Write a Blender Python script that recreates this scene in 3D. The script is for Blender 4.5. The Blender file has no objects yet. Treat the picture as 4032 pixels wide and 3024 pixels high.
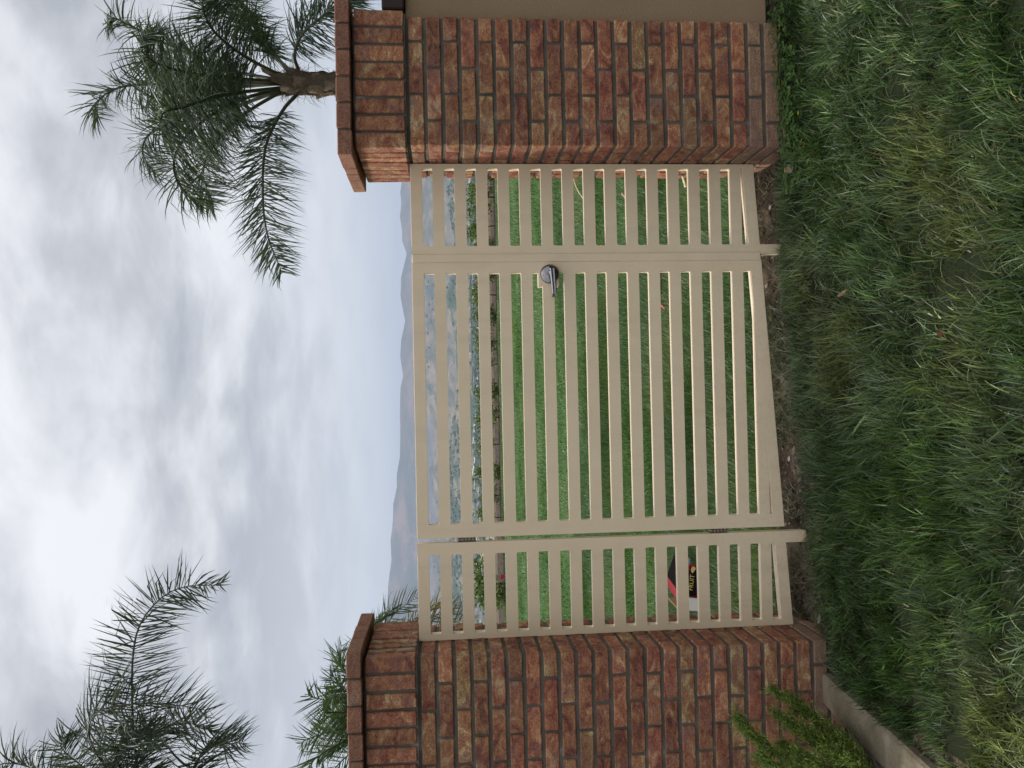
import bpy, bmesh, math, random
import numpy as np
from mathutils import Vector, Matrix, noise as mnoise

# ------------------------------------------------------------------ camera, sky, sun, exposure
SC = bpy.context.scene
COL = SC.collection
CAM_Z = 1.45                       # eye height above the lawn; z_world = z_rel + CAM_Z
F_PX = 3260.0                      # focal length in pixels of the 4032 x 3024 photograph
PITCH, ROLL, YAW = math.radians(4.7), -0.02, math.radians(1.0)

def cam_axes():
    cp, sp = math.cos(PITCH), math.sin(PITCH)
    f = np.array([math.sin(YAW)*cp, math.cos(YAW)*cp, -sp])
    r0 = np.array([math.cos(YAW), -math.sin(YAW), 0.0]); u0 = np.cross(r0, f)
    r = math.cos(ROLL)*r0 + math.sin(ROLL)*u0
    return r, np.cross(r, f), f
AX_R, AX_U, AX_F = cam_axes()

def at(x, y, Y):                   # photo pixel + distance in metres -> point in the place
    d = (3024-y-1512)/F_PX*AX_R - (x-2016)/F_PX*AX_U + AX_F
    p = d*(Y/d[1]); return Vector((p[0], p[1], p[2]+CAM_Z))
def on_ground(x, y, z):
    d = (3024-y-1512)/F_PX*AX_R - (x-2016)/F_PX*AX_U + AX_F
    p = d*((z-CAM_Z)/d[2]); return Vector((p[0], p[1], z))

cam = bpy.data.cameras.new('camera'); cam_o = bpy.data.objects.new('camera', cam); COL.objects.link(cam_o)
cam.sensor_fit = 'HORIZONTAL'; cam.sensor_width = 36.0; cam.lens = F_PX/4032*36.0
cam.clip_start = 0.05; cam.clip_end = 60000
cx, cy, cz = -AX_U, AX_R, -AX_F    # the phone was held on its side: up in the place is left in the picture
cam_o.matrix_world = Matrix(((cx[0], cy[0], cz[0], 0), (cx[1], cy[1], cz[1], 0), (cx[2], cy[2], cz[2], CAM_Z), (0, 0, 0, 1)))
SC.camera = cam_o

SUN_EL, SUN_AZ = math.radians(50), math.radians(-68)     # azimuth from +Y towards +X
sun = bpy.data.lights.new('sun', 'SUN'); sun.energy = 2.5; sun.angle = math.radians(12); sun.color = (1.0, 0.95, 0.88)
sun_o = bpy.data.objects.new('sun', sun); COL.objects.link(sun_o)
sdir = Vector((math.sin(SUN_AZ)*math.cos(SUN_EL), math.cos(SUN_AZ)*math.cos(SUN_EL), math.sin(SUN_EL)))
sun_o.rotation_euler = sdir.to_track_quat('Z', 'Y').to_euler(); sun_o.location = sdir*30

SC.view_settings.view_transform = 'Standard'; SC.view_settings.look = 'None'
SC.view_settings.exposure = 0.47; SC.view_settings.gamma = 1.0; SC.view_settings.use_curve_mapping = False
SC.cycles.max_bounces = 4; SC.cycles.diffuse_bounces = 2; SC.cycles.glossy_bounces = 2
SC.cycles.transmission_bounces = 2; SC.cycles.volume_bounces = 0; SC.cycles.transparent_max_bounces = 6

class NT:                          # small node-tree helper
    def __init__(s, tree): s.t = tree; s.t.nodes.clear()
    def n(s, kind, **kw):
        nd = s.t.nodes.new(kind)
        for k, v in kw.items():
            if k.startswith('_'): nd.inputs[k[1:].replace('_', ' ')].default_value = v
            else: setattr(nd, k, v)
        return nd
    def l(s, a, b): s.t.links.new(a, b)
    def math(s, op, a, b=None, c=None, clamp=False):
        nd = s.n('ShaderNodeMath', operation=op, use_clamp=clamp)
        for i, v in enumerate((a, b, c)):
            if v is None: continue
            if isinstance(v, (int, float)): nd.inputs[i].default_value = v
            else: s.l(v, nd.inputs[i])
        return nd.outputs[0]
    def vmath(s, op, a, b=None, scale=None):
        nd = s.n('ShaderNodeVectorMath', operation=op)
        for i, v in enumerate((a, b)):
            if v is None: continue
            if isinstance(v, (tuple, list)): nd.inputs[i].default_value = v
            else: s.l(v, nd.inputs[i])
        if scale is not None:
            if isinstance(scale, (int, float)): nd.inputs['Scale'].default_value = scale
            else: s.l(scale, nd.inputs['Scale'])
        return nd.outputs[0]
    def noise(s, vec, scale, detail=4, rough=0.55, dist=0.0, col=False):
        nd = s.n('ShaderNodeTexNoise'); nd.inputs['Scale'].default_value = scale; nd.inputs['Detail'].default_value = detail
        nd.inputs['Roughness'].default_value = rough; nd.inputs['Distortion'].default_value = dist
        if vec is not None: s.l(vec, nd.inputs['Vector'])
        return nd.outputs['Color' if col else 'Fac']
    def ramp(s, fac, stops, interp='LINEAR'):
        nd = s.n('ShaderNodeValToRGB'); cr = nd.color_ramp; cr.interpolation = interp
        while len(cr.elements) < len(stops): cr.elements.new(0.5)
        for e, (p, c) in zip(cr.elements, stops):
            e.position = p; e.color = (c, c, c, 1) if isinstance(c, (int, float)) else (*c, 1)
        s.l(fac, nd.inputs['Fac']); return nd.outputs['Color']
    def mix(s, fac, a, b, blend='MIX'):
        nd = s.n('ShaderNodeMix', data_type='RGBA', blend_type=blend)
        for sock, v in ((nd.inputs[0], fac), (nd.inputs[6], a), (nd.inputs[7], b)):
            if isinstance(v, (int, float)): sock.default_value = v
            elif isinstance(v, (tuple, list)): sock.default_value = (*v, 1)
            else: s.l(v, sock)
        return nd.outputs[2]

world = bpy.data.worlds.new('World'); SC.world = world; world.use_nodes = True
w = NT(world.node_tree)
sky = w.n('ShaderNodeTexSky', sky_type='NISHITA', sun_disc=False, sun_elevation=SUN_EL, sun_rotation=SUN_AZ, air_density=1.0, dust_density=2.5)
geo = w.n('ShaderNodeTexCoord'); sep = w.n('ShaderNodeSeparateXYZ'); w.l(geo.outputs['Generated'], sep.inputs[0])
zc = w.math('MAXIMUM', sep.outputs[2], 0.0)
zz = w.math('ADD', zc, 0.16)
comb = w.n('ShaderNodeCombineXYZ')
w.l(w.math('DIVIDE', sep.outputs[0], zz), comb.inputs[0]); w.l(w.math('DIVIDE', sep.outputs[1], zz), comb.inputs[1])
comb.inputs[2].default_value = 0.0
vec = w.vmath('ADD', comb.outputs[0], (3.4, 1.15, 0.0))
big = w.noise(vec, 0.9, 3, 0.5, 0.25)
mid = w.noise(vec, 2.3, 5, 0.55, 0.4)
fine = w.noise(vec, 6.0, 5, 0.6, 0.3)
cl = w.math('ADD', w.math('MULTIPLY', big, 0.5), w.math('ADD', w.math('MULTIPLY', mid, 0.36), w.math('MULTIPLY', fine, 0.14)))
cloud = w.ramp(cl, [(0.41, (3.5, 3.58, 3.8)), (0.47, (4.7, 4.76, 4.95)), (0.52, (6.2, 6.23, 6.4)), (0.58, (7.5, 7.5, 7.6))])
low = w.ramp(zc, [(0.0, (5.1, 5.55, 6.2)), (0.07, (5.8, 6.15, 6.6)), (0.2, (6.4, 6.6, 6.85))])
hz = w.ramp(zc, [(0.02, 1.0), (0.10, 0.72), (0.24, 0.0)])
cover = w.mix(hz, cloud, low)
cover = w.vmath('SCALE', cover, scale=w.math('ADD', 1.0, w.math('MULTIPLY', w.math('MAXIMUM', w.math('SUBTRACT', zc, 0.42), 0.0), 1.5)))   # overcast: brighter towards the zenith
full = w.mix(0.92, sky.outputs['Color'], cover)
bg = w.n('ShaderNodeBackground'); w.l(full, bg.inputs['Color']); bg.inputs['Strength'].default_value = 0.1
wo = w.n('ShaderNodeOutputWorld'); w.l(bg.outputs[0], wo.inputs['Surface'])

# ------------------------------------------------------------------ helpers
rng = np.random.default_rng(7); random.seed(7)

def tag(o, label=None, cat=None, group=None, kind=None):
    if label: o['label'] = label
    if cat: o['category'] = cat
    if group: o['group'] = group
    if kind: o['kind'] = kind
    return o
def link(o, parent=None):
    COL.objects.link(o)
    if parent is not None: o.parent = parent
    return o
def empty(name, loc=(0, 0, 0), label=None, cat=None, group=None, rz=0.0):
    o = bpy.data.objects.new(name, None); o.empty_display_size = 0.1; o.location = loc; o.rotation_euler = (0, 0, rz)
    link(o); return tag(o, label, cat, group)
def obj(name, mesh, parent=None, mat=None, loc=None, rot=None):
    if mat is not None and not mesh.materials: mesh.materials.append(mat)
    o = bpy.data.objects.new(name, mesh); link(o, parent)
    if loc is not None: o.location = loc
    if rot is not None: o.rotation_euler = rot
    return o
def bm_mesh(bm, name, smooth=False):
    bmesh.ops.recalc_face_normals(bm, faces=bm.faces)
    me = bpy.data.meshes.new(name); bm.to_mesh(me); bm.free()
    if smooth:
        me.polygons.foreach_set('use_smooth', [True]*len(me.polygons))
    return me
def tri_mesh(name, verts, tris, colors=None, smooth=False):
    me = bpy.data.meshes.new(name); nv, nt = len(verts), len(tris)
    me.vertices.add(nv); me.vertices.foreach_set('co', np.asarray(verts, np.float32).ravel())
    me.loops.add(nt*3); me.loops.foreach_set('vertex_index', np.asarray(tris, np.int32).ravel())
    me.polygons.add(nt); me.polygons.foreach_set('loop_start', np.arange(0, nt*3, 3, dtype=np.int32))
    me.update(calc_edges=True)
    if smooth: me.polygons.foreach_set('use_smooth', np.ones(nt, bool))
    if colors is not None:
        a = me.color_attributes.new('Col', 'FLOAT_COLOR', 'POINT')
        c = np.ones((nv, 4), np.float32); c[:, :3] = colors; a.data.foreach_set('color', c.ravel())
    return me
def add_box(bm, x0, x1, y0, y1, z0, z1, mtx=None):
    vs = [bm.verts.new(c) for c in ((x0,y0,z0),(x1,y0,z0),(x1,y1,z0),(x0,y1,z0),(x0,y0,z1),(x1,y0,z1),(x1,y1,z1),(x0,y1,z1))]
    for f in ((0,3,2,1),(4,5,6,7),(0,1,5,4),(1,2,6,5),(2,3,7,6),(3,0,4,7)): bm.faces.new([vs[i] for i in f])
    if mtx is not None:
        for v in vs: v.co = mtx @ v.co
    return vs
def box_mesh(name, x0, x1, y0, y1, z0, z1, bev=0.0, seg=1, jit=0.0):
    bm = bmesh.new(); vs = add_box(bm, x0, x1, y0, y1, z0, z1)
    if jit:
        for v in vs: v.co += Vector([random.uniform(-jit, jit) for _ in range(3)])
    if bev: bmesh.ops.bevel(bm, geom=bm.edges[:], offset=bev, segments=seg, affect='EDGES', profile=0.6)
    return bm_mesh(bm, name)
def prism_mesh(name, outline, y0, y1, bev=0.0):         # outline: (x, z) points, extruded along y
    bm = bmesh.new(); n = len(outline)
    a = [bm.verts.new((x, y0, z)) for x, z in outline]; b = [bm.verts.new((x, y1, z)) for x, z in outline]
    fa = bm.faces.new(a); fb = bm.faces.new(b[::-1])
    for i in range(n): bm.faces.new((a[i], b[i], b[(i+1) % n], a[(i+1) % n]))
    bmesh.ops.recalc_face_normals(bm, faces=bm.faces)
    if bev:
        es = [e for e in bm.edges if abs(e.verts[0].co.y-e.verts[1].co.y) < 1e-6 and abs(e.verts[0].co.x-e.verts[1].co.x) > 0.05]
        bmesh.ops.bevel(bm, geom=es, offset=bev, segments=1, affect='EDGES')
    return bm_mesh(bm, name)
def curve_pts(pts, n):                                  # Catmull-Rom through points
    P = np.array([tuple(p) for p in pts], float); m = len(P)
    if m == 2: return P[0]+(P[1]-P[0])*np.linspace(0, 1, n)[:, None]
    Q = np.vstack([2*P[0]-P[1], P, 2*P[-1]-P[-2]]); out = []
    for s in np.linspace(0, m-1-1e-6, n):
        i = int(s); t = s-i; p0, p1, p2, p3 = Q[i], Q[i+1], Q[i+2], Q[i+3]
        out.append(0.5*((2*p1)+(-p0+p2)*t+(2*p0-5*p1+4*p2-p3)*t*t+(-p0+3*p1-3*p2+p3)*t**3))
    return np.array(out)
def tube_arrays(path, radii, sides=6):
    path = np.asarray(path); n = len(path); V, T = [], []
    for i in range(n):
        t = path[min(i+1, n-1)]-path[max(i-1, 0)]; t = t/(np.linalg.norm(t)+1e-9)
        ref = np.array([0, 0, 1.0]) if abs(t[2]) < 0.9 else np.array([1.0, 0, 0])
        a = np.cross(t, ref); a /= np.linalg.norm(a); b = np.cross(t, a)
        for k in range(sides):
            q = 2*math.pi*k/sides; V.append(path[i]+radii[i]*(math.cos(q)*a+math.sin(q)*b))
    for i in range(n-1):
        for k in range(sides):
            a, b = i*sides+k, i*sides+(k+1) % sides; c, d = a+sides, b+sides
            T += [(a, b, d), (a, d, c)]
    for base, rev in ((0, True), ((n-1)*sides, False)):
        for k in range(1, sides-1):
            T.append((base, base+k+1, base+k) if rev else (base, base+k, base+k+1))
    return np.array(V), np.array(T)
def tube_mesh(name, path, radii, sides=6, smooth=True):
    V, T = tube_arrays(path, radii, sides); return tri_mesh(name, V, T, smooth=smooth)
class Acc:
    def __init__(s): s.V, s.T, s.C, s.n = [], [], [], 0
    def add(s, V, T, C=None):
        V = np.asarray(V); s.V.append(V); s.T.append(np.asarray(T)+s.n); s.n += len(V)
        if C is not None: s.C.append(np.broadcast_to(np.asarray(C), (len(V), 3)))
    def mesh(s, name, smooth=False):
        return tri_mesh(name, np.vstack(s.V), np.vstack(s.T), np.vstack(s.C) if s.C else None, smooth)
def fbm(x, y, seed=0, oct=4, base=1.0):                # cheap smooth noise field, about -1..1
    r = np.random.default_rng(seed); out = np.zeros_like(x, dtype=float); amp = 1.0; tot = 0; f = base
    for o in range(oct):
        for k in range(4):
            a = r.uniform(0, 2*math.pi); ph = r.uniform(0, 6.28, 2); ff = f*r.uniform(0.7, 1.4)
            out += amp*0.5*np.sin(ff*(math.cos(a)*x+math.sin(a)*y)+ph[0]+0.9*np.sin(ff*0.6*(-math.sin(a)*x+math.cos(a)*y)+ph[1]))
        tot += amp; amp *= 0.55; f *= 2.05
    return out/tot

def new_mat(name):
    m = bpy.data.materials.new(name); m.use_nodes = True; return m, NT(m.node_tree)
def finish(nt, col, rough=0.8, spec=0.3, bump=None, bstr=0.3, bdist=0.01, metal=0.0):
    p = nt.n('ShaderNodeBsdfPrincipled'); o = nt.n('ShaderNodeOutputMaterial')
    if isinstance(col, (tuple, list)): p.inputs['Base Color'].default_value = (*col, 1)
    else: nt.l(col, p.inputs['Base Color'])
    if isinstance(rough, (int, float)): p.inputs['Roughness'].default_value = rough
    else: nt.l(rough, p.inputs['Roughness'])
    p.inputs['Specular IOR Level'].default_value = spec; p.inputs['Metallic'].default_value = metal
    if bump is not None:
        b = nt.n('ShaderNodeBump'); b.inputs['Strength'].default_value = bstr; b.inputs['Distance'].default_value = bdist
        nt.l(bump, b.inputs['Height']); nt.l(b.outputs[0], p.inputs['Normal'])
    nt.l(p.outputs[0], o.inputs['Surface']); return p
def plain(name, col, rough=0.7, spec=0.3, var=0.12, scale=30.0, bstr=0.0, metal=0.0):
    m, nt = new_mat(name); tc = nt.n('ShaderNodeTexCoord')
    nz = nt.noise(tc.outputs['Object'], scale, 5, 0.6)
    c = nt.mix(nz, tuple(max(0, v*(1-var)) for v in col), tuple(min(1, v*(1+var)) for v in col))
    finish(nt, c, rough, spec, nz if bstr else None, bstr, 0.004, metal); return m

def brick_mat(name, dusty=0.0, plainish=0.0):
    m, nt = new_mat(name); tc = nt.n('ShaderNodeTexCoord'); oi = nt.n('ShaderNodeObjectInfo')
    off = nt.vmath('SCALE', (13.7, 7.3, 29.1), scale=nt.math('MULTIPLY', oi.outputs['Random'], 40.0))
    v = nt.vmath('ADD', tc.outputs['Object'], off)
    vs = nt.vmath('MULTIPLY', v, (1.0, 1.0, 1.7))
    n1 = nt.noise(vs, 13.0, 5, 0.6, 1.2); n2 = nt.noise(vs, 48.0, 6, 0.72, 1.4)
    n3 = nt.noise(v, 170.0, 4, 0.75); n4 = nt.noise(v, 7.0, 3, 0.5)
    f = nt.math('ADD', nt.math('MULTIPLY', n1, 0.72), nt.math('MULTIPLY', n2, 0.28))
    r2 = nt.math('FRACT', nt.math('MULTIPLY', oi.outputs['Random'], 7.31))
    f = nt.math('ADD', f, nt.math('MULTIPLY', nt.math('SUBTRACT', r2, 0.52), 0.09))
    col = nt.ramp(f, [(0.35, (0.15, 0.072, 0.062)), (0.42, (0.27, 0.105, 0.076)), (0.455, (0.37, 0.145, 0.098)), (0.475, (0.29, 0.150, 0.090)), (0.51, (0.43, 0.205, 0.128)),
                      (0.56, (0.42, 0.225, 0.132)), (0.585, (0.50, 0.31, 0.185)), (0.62, (0.56, 0.40, 0.25)), (0.70, (0.62, 0.48, 0.33))])
    r3 = nt.math('FRACT', nt.math('MULTIPLY', oi.outputs['Random'], 23.7))
    tint = nt.ramp(r3, [(0.0, (0.70, 0.64, 0.66)), (0.2, (0.98, 0.92, 0.90)), (0.4, (0.80, 0.90, 0.82)), (0.6, (1.12, 1.02, 0.98)), (0.8, (0.95, 0.80, 0.86)), (1.0, (0.66, 0.72, 0.70))])
    col = nt.mix(1.0, col, tint, 'MULTIPLY')
    n5 = nt.noise(nt.vmath('ADD', vs, (5.1, 2.2, 8.7)), 11.0, 5, 0.62, 1.0)
    col = nt.mix(nt.ramp(n5, [(0.55, 0.0), (0.60, 0.65)]), col, (0.24, 0.125, 0.112))
    if plainish: col = nt.mix(plainish, col, (0.27, 0.14, 0.105))
    ef = nt.ramp(n4, [(0.62, 0.0), (0.74, 0.35)])
    col = nt.mix(ef, col, (0.40, 0.34, 0.30))
    if dusty: col = nt.mix(dusty, col, (0.28, 0.21, 0.17))
    col = nt.mix(1.0, col, (0.93, 0.90, 0.80), 'MULTIPLY')
    gr = nt.ramp(n3, [(0.32, 0.55), (0.68, 1.42)]); col = nt.mix(1.0, col, gr, 'MULTIPLY')
    hgt = nt.math('ADD', nt.math('MULTIPLY', n2, 1.0), nt.math('MULTIPLY', n3, 0.25))
    finish(nt, col, 0.86, 0.25, hgt, 0.8, 0.008); return m
M_BRICK = brick_mat('brick_mottled'); M_BRICK_LOW = brick_mat('brick_dusty', dusty=0.55); M_BRICK_CAP = brick_mat('brick_cap', plainish=0.72)

def mortar_mat():
    m, nt = new_mat('mortar'); tc = nt.n('ShaderNodeTexCoord'); a = nt.noise(tc.outputs['Object'], 9, 4); b = nt.noise(tc.outputs['Object'], 300, 3, 0.7)
    c = nt.ramp(a, [(0.35, (0.095, 0.085, 0.068)), (0.62, (0.155, 0.138, 0.112)), (0.76, (0.30, 0.28, 0.245))])
    c = nt.mix(1.0, c, nt.ramp(b, [(0.3, 0.7), (0.7, 1.25)]), 'MULTIPLY'); finish(nt, c, 0.95, 0.1, b, 0.6, 0.004); return m
M_MORTAR = mortar_mat()

def paint_mat():
    m, nt = new_mat('gate_paint'); tc = nt.n('ShaderNodeTexCoord'); a = nt.noise(tc.outputs['Object'], 5, 5, 0.6); b = nt.noise(tc.outputs['Object'], 420, 2)
    c = nt.ramp(a, [(0.3, (0.76, 0.615, 0.42)), (0.55, (0.80, 0.65, 0.45)), (0.75, (0.82, 0.675, 0.475))])
    ch = nt.noise(tc.outputs['Object'], 38, 3, 0.6); c = nt.mix(nt.ramp(ch, [(0.73, 0.0), (0.78, 0.22)]), c, (0.30, 0.24, 0.17))
    g = nt.n('ShaderNodeNewGeometry'); sp = nt.n('ShaderNodeSeparateXYZ'); nt.l(g.outputs['Position'], sp.inputs[0])
    lowz = nt.ramp(sp.outputs[2], [(0.05, 1.0), (0.55, 0.0)]); d1 = nt.noise(g.outputs['Position'], 55, 5, 0.7); d2 = nt.noise(nt.vmath('MULTIPLY', g.outputs['Position'], (14, 14, 1.6)), 1.0, 4, 0.6)
    c = nt.mix(nt.math('MULTIPLY', lowz, nt.ramp(d1, [(0.50, 0.0), (0.75, 0.22)])), c, (0.33, 0.26, 0.18))
    c = nt.mix(nt.ramp(d2, [(0.52, 0.0), (0.72, 0.28)]), c, (0.56, 0.46, 0.32))
    finish(nt, c, nt.ramp(a, [(0.3, 0.36), (0.7, 0.5)]), 0.4, b, 0.08, 0.002); return m
M_PAINT = paint_mat()
def stucco_mat():
    m, nt = new_mat('stucco'); tc = nt.n('ShaderNodeTexCoord'); a = nt.noise(tc.outputs['Object'], 2.2, 5, 0.6); b = nt.noise(tc.outputs['Object'], 170, 4, 0.65)
    c = nt.ramp(a, [(0.3, (0.27, 0.185, 0.112)), (0.7, (0.32, 0.225, 0.14))]); finish(nt, c, 0.95, 0.1, b, 0.7, 0.006); return m
M_STUCCO = stucco_mat()
M_CAPDARK = plain('wall_cap_brown', (0.045, 0.032, 0.028), 0.85, 0.2, 0.3, 20, 0.4)
def concrete_mat():
    m, nt = new_mat('kerb_concrete'); tc = nt.n('ShaderNodeTexCoord'); a = nt.noise(tc.outputs['Object'], 6, 6, 0.65); b = nt.noise(tc.outputs['Object'], 120, 4, 0.7)
    c = nt.ramp(a, [(0.28, (0.12, 0.098, 0.066)), (0.5, (0.21, 0.18, 0.125)), (0.72, (0.31, 0.27, 0.205))])
    c = nt.mix(1.0, c, nt.ramp(b, [(0.3, 0.75), (0.7, 1.15)]), 'MULTIPLY'); finish(nt, c, 0.93, 0.15, b, 0.5, 0.004); return m
M_CONC = concrete_mat()
def foliage_mat(name, rough=0.5, trans=0.3, spec=0.35):
    m, nt = new_mat(name); at_ = nt.n('ShaderNodeAttribute', attribute_name='Col')
    p = finish(nt, at_.outputs['Color'], rough, spec)
    t = nt.n('ShaderNodeBsdfTranslucent'); nt.l(nt.mix(1.0, at_.outputs['Color'], (1.25, 1.3, 0.7), 'MULTIPLY'), t.inputs['Color'])
    mx = nt.n('ShaderNodeMixShader'); mx.inputs[0].default_value = trans
    out = [n for n in nt.t.nodes if n.type == 'OUTPUT_MATERIAL'][0]
    nt.l(p.outputs[0], mx.inputs[1]); nt.l(t.outputs[0], mx.inputs[2]); nt.l(mx.outputs[0], out.inputs['Surface']); return m
M_GRASS = foliage_mat('grass_blade', 0.42, 0.28, 0.45)
M_PALM = foliage_mat('palm_leaf', 0.42, 0.18, 0.4)
M_LEAF = foliage_mat('shrub_leaf', 0.5, 0.3)
M_BARK = plain('palm_bark', (0.24, 0.185, 0.135), 0.95, 0.1, 0.75, 38, 1.0)
M_WOODY = plain('branch_bark', (0.10, 0.065, 0.045), 0.95, 0.1, 0.4, 40, 0.6)
M_METAL, _n = new_mat('satin_metal'); finish(_n, (0.30, 0.29, 0.29), 0.16, 0.5, metal=1.0)
M_HINGE = plain('hinge_metal', (0.21, 0.165, 0.125), 0.5, 0.4, 0.3, 60)

# ------------------------------------------------------------------ ground: one sheet from the lawn to the valley
def kerb_x(y):                                           # lawn-side edge of the planter kerb
    return np.interp(y, [0.5, 1.4, 1.9, 2.4, 2.8, 3.2], [-1.52, -1.36, -1.25, -1.175, -1.14, -1.12])
KERB_W = 0.155
def ground_z(x, y):
    x = np.asarray(x, float); y = np.asarray(y, float)
    tilt = 0.055*np.clip(x, -2.0, 2.5)*np.interp(y, [-5, 6, 16, 22], [1, 1, 0.35, 0.0])
    z = 0.008 + tilt
    z = z - 0.055*np.exp(-((y-3.43)/0.13)**2)*(np.abs(x) < 1.2)
    z = z - 0.03*np.interp(y, [3.3, 5, 12, 22], [0, 1, 1, 0.4])
    z = z + 0.012*fbm(x, y, 3, 3, 2.2)*(y < 24)
    bed = (x < kerb_x(y)-0.075) & (y < 3.22) & (y > -3); z = np.where(bed, -0.14+0.02*fbm(x, y, 5, 2, 9.0), z)
    d = np.clip(y-25.5, 0, None); dx = np.clip(np.abs(x)-26, 0, None); d = np.sqrt(d*d+dx*dx); db = np.clip(-y-20, 0, None); d = np.sqrt(d*d+db*db)
    drop = 62*(1-np.exp(-(d/95)**1.25))
    z = z - drop + np.clip(d/400, 0, 1)*7*fbm(x/420, y/420, 9, 4, 1.0)
    return z
def spaced(lo, hi, step, far_lo, far_hi, grow=1.22):
    a = list(np.arange(lo, hi+1e-6, step)); s = step; v = a[-1]
    while v < far_hi: s *= grow; v += s; a.append(v)
    s = step; v = a[0]; b = []
    while v > far_lo: s *= grow; v -= s; b.append(v)
    return np.array(b[::-1]+a)
gx = spaced(-2.2, 2.2, 0.06, -11000, 11000); gy = spaced(1.2, 4.4, 0.05, -900, 11000, 1.14)
GX, GY = np.meshgrid(gx, gy); GZ = ground_z(GX, GY); nx, ny = len(gx), len(gy)
idx = np.arange(nx*ny).reshape(ny, nx); a, b, c, d = idx[:-1, :-1].ravel(), idx[:-1, 1:].ravel(), idx[1:, 1:].ravel(), idx[1:, :-1].ravel()
gm = tri_mesh('ground', np.stack([GX.ravel(), GY.ravel(), GZ.ravel()], 1), np.vstack([np.stack([a, b, c], 1), np.stack([a, c, d], 1)]), smooth=True)
def ground_mat():
    m, nt = new_mat('ground_cover'); g = nt.n('ShaderNodeNewGeometry'); pos = g.outputs['Position']; sp = nt.n('ShaderNodeSeparateXYZ'); nt.l(pos, sp.inputs[0])
    x, y = sp.outputs[0], sp.outputs[1]
    n_a = nt.noise(pos, 7, 5, 0.65); n_b = nt.noise(pos, 90, 4, 0.7)
    soil = nt.ramp(n_a, [(0.35, (0.016, 0.012, 0.009)), (0.52, (0.05, 0.037, 0.027)), (0.66, (0.13, 0.10, 0.072))])
    soil = nt.mix(1.0, soil, nt.ramp(n_b, [(0.3, 0.6), (0.7, 1.3)]), 'MULTIPLY')
    turf = nt.ramp(nt.noise(pos, 2.2, 5, 0.6), [(0.3, (0.04, 0.08, 0.026)), (0.6, (0.06, 0.12, 0.036)), (0.8, (0.09, 0.14, 0.05))])
    jit = nt.math('MULTIPLY', nt.math('SUBTRACT', n_a, 0.5), 0.5)
    yj = nt.math('ADD', y, jit)
    lawn = nt.math('MULTIPLY', nt.math('GREATER_THAN', yj, 3.75), nt.math('LESS_THAN', yj, 21.3))
    lawn = nt.math('MAXIMUM', lawn, nt.math('MULTIPLY', nt.math('LESS_THAN', yj, 3.2), nt.math('GREATER_THAN', x, -1.1)))
    turf = nt.mix(nt.math('LESS_THAN', y, 3.6), turf, (0.018, 0.024, 0.011))
    near = nt.mix(lawn, soil, turf)
    mulch = nt.ramp(nt.noise(pos, 5, 6, 0.75), [(0.3, (0.02, 0.016, 0.012)), (0.55, (0.07, 0.053, 0.04)), (0.75, (0.22, 0.175, 0.13))])
    near = nt.mix(nt.math('GREATER_THAN', yj, 21.3), near, mulch)
    scp = nt.vmath('MULTIPLY', pos, (0.0075, 0.0028, 0.0))
    f1 = nt.noise(scp, 1.0, 6, 0.6, 0.7); f2 = nt.noise(nt.vmath('MULTIPLY', pos, (0.02, 0.008, 0.0)), 1.0, 5, 0.65)
    ff = nt.math('ADD', nt.math('MULTIPLY', f1, 0.7), nt.math('MULTIPLY', f2, 0.3))
    dry = nt.ramp(f2, [(0.3, (0.20, 0.165, 0.10)), (0.7, (0.38, 0.33, 0.20))])
    green = nt.ramp(f2, [(0.35, (0.02, 0.045, 0.035)), (0.65, (0.06, 0.09, 0.055))])
    far = nt.mix(nt.ramp(ff, [(0.50, 0.0), (0.53, 1.0)]), green, dry)
    col = nt.mix(nt.ramp(nt.math('DIVIDE', y, 400.0), [(0.07, 0.0), (0.14, 1.0)]), near, far)
    finish(nt, col, 0.95, 0.1, n_b, 0.5, 0.01); return m
tag(obj('ground', gm, None, ground_mat()), kind='structure')

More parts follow.
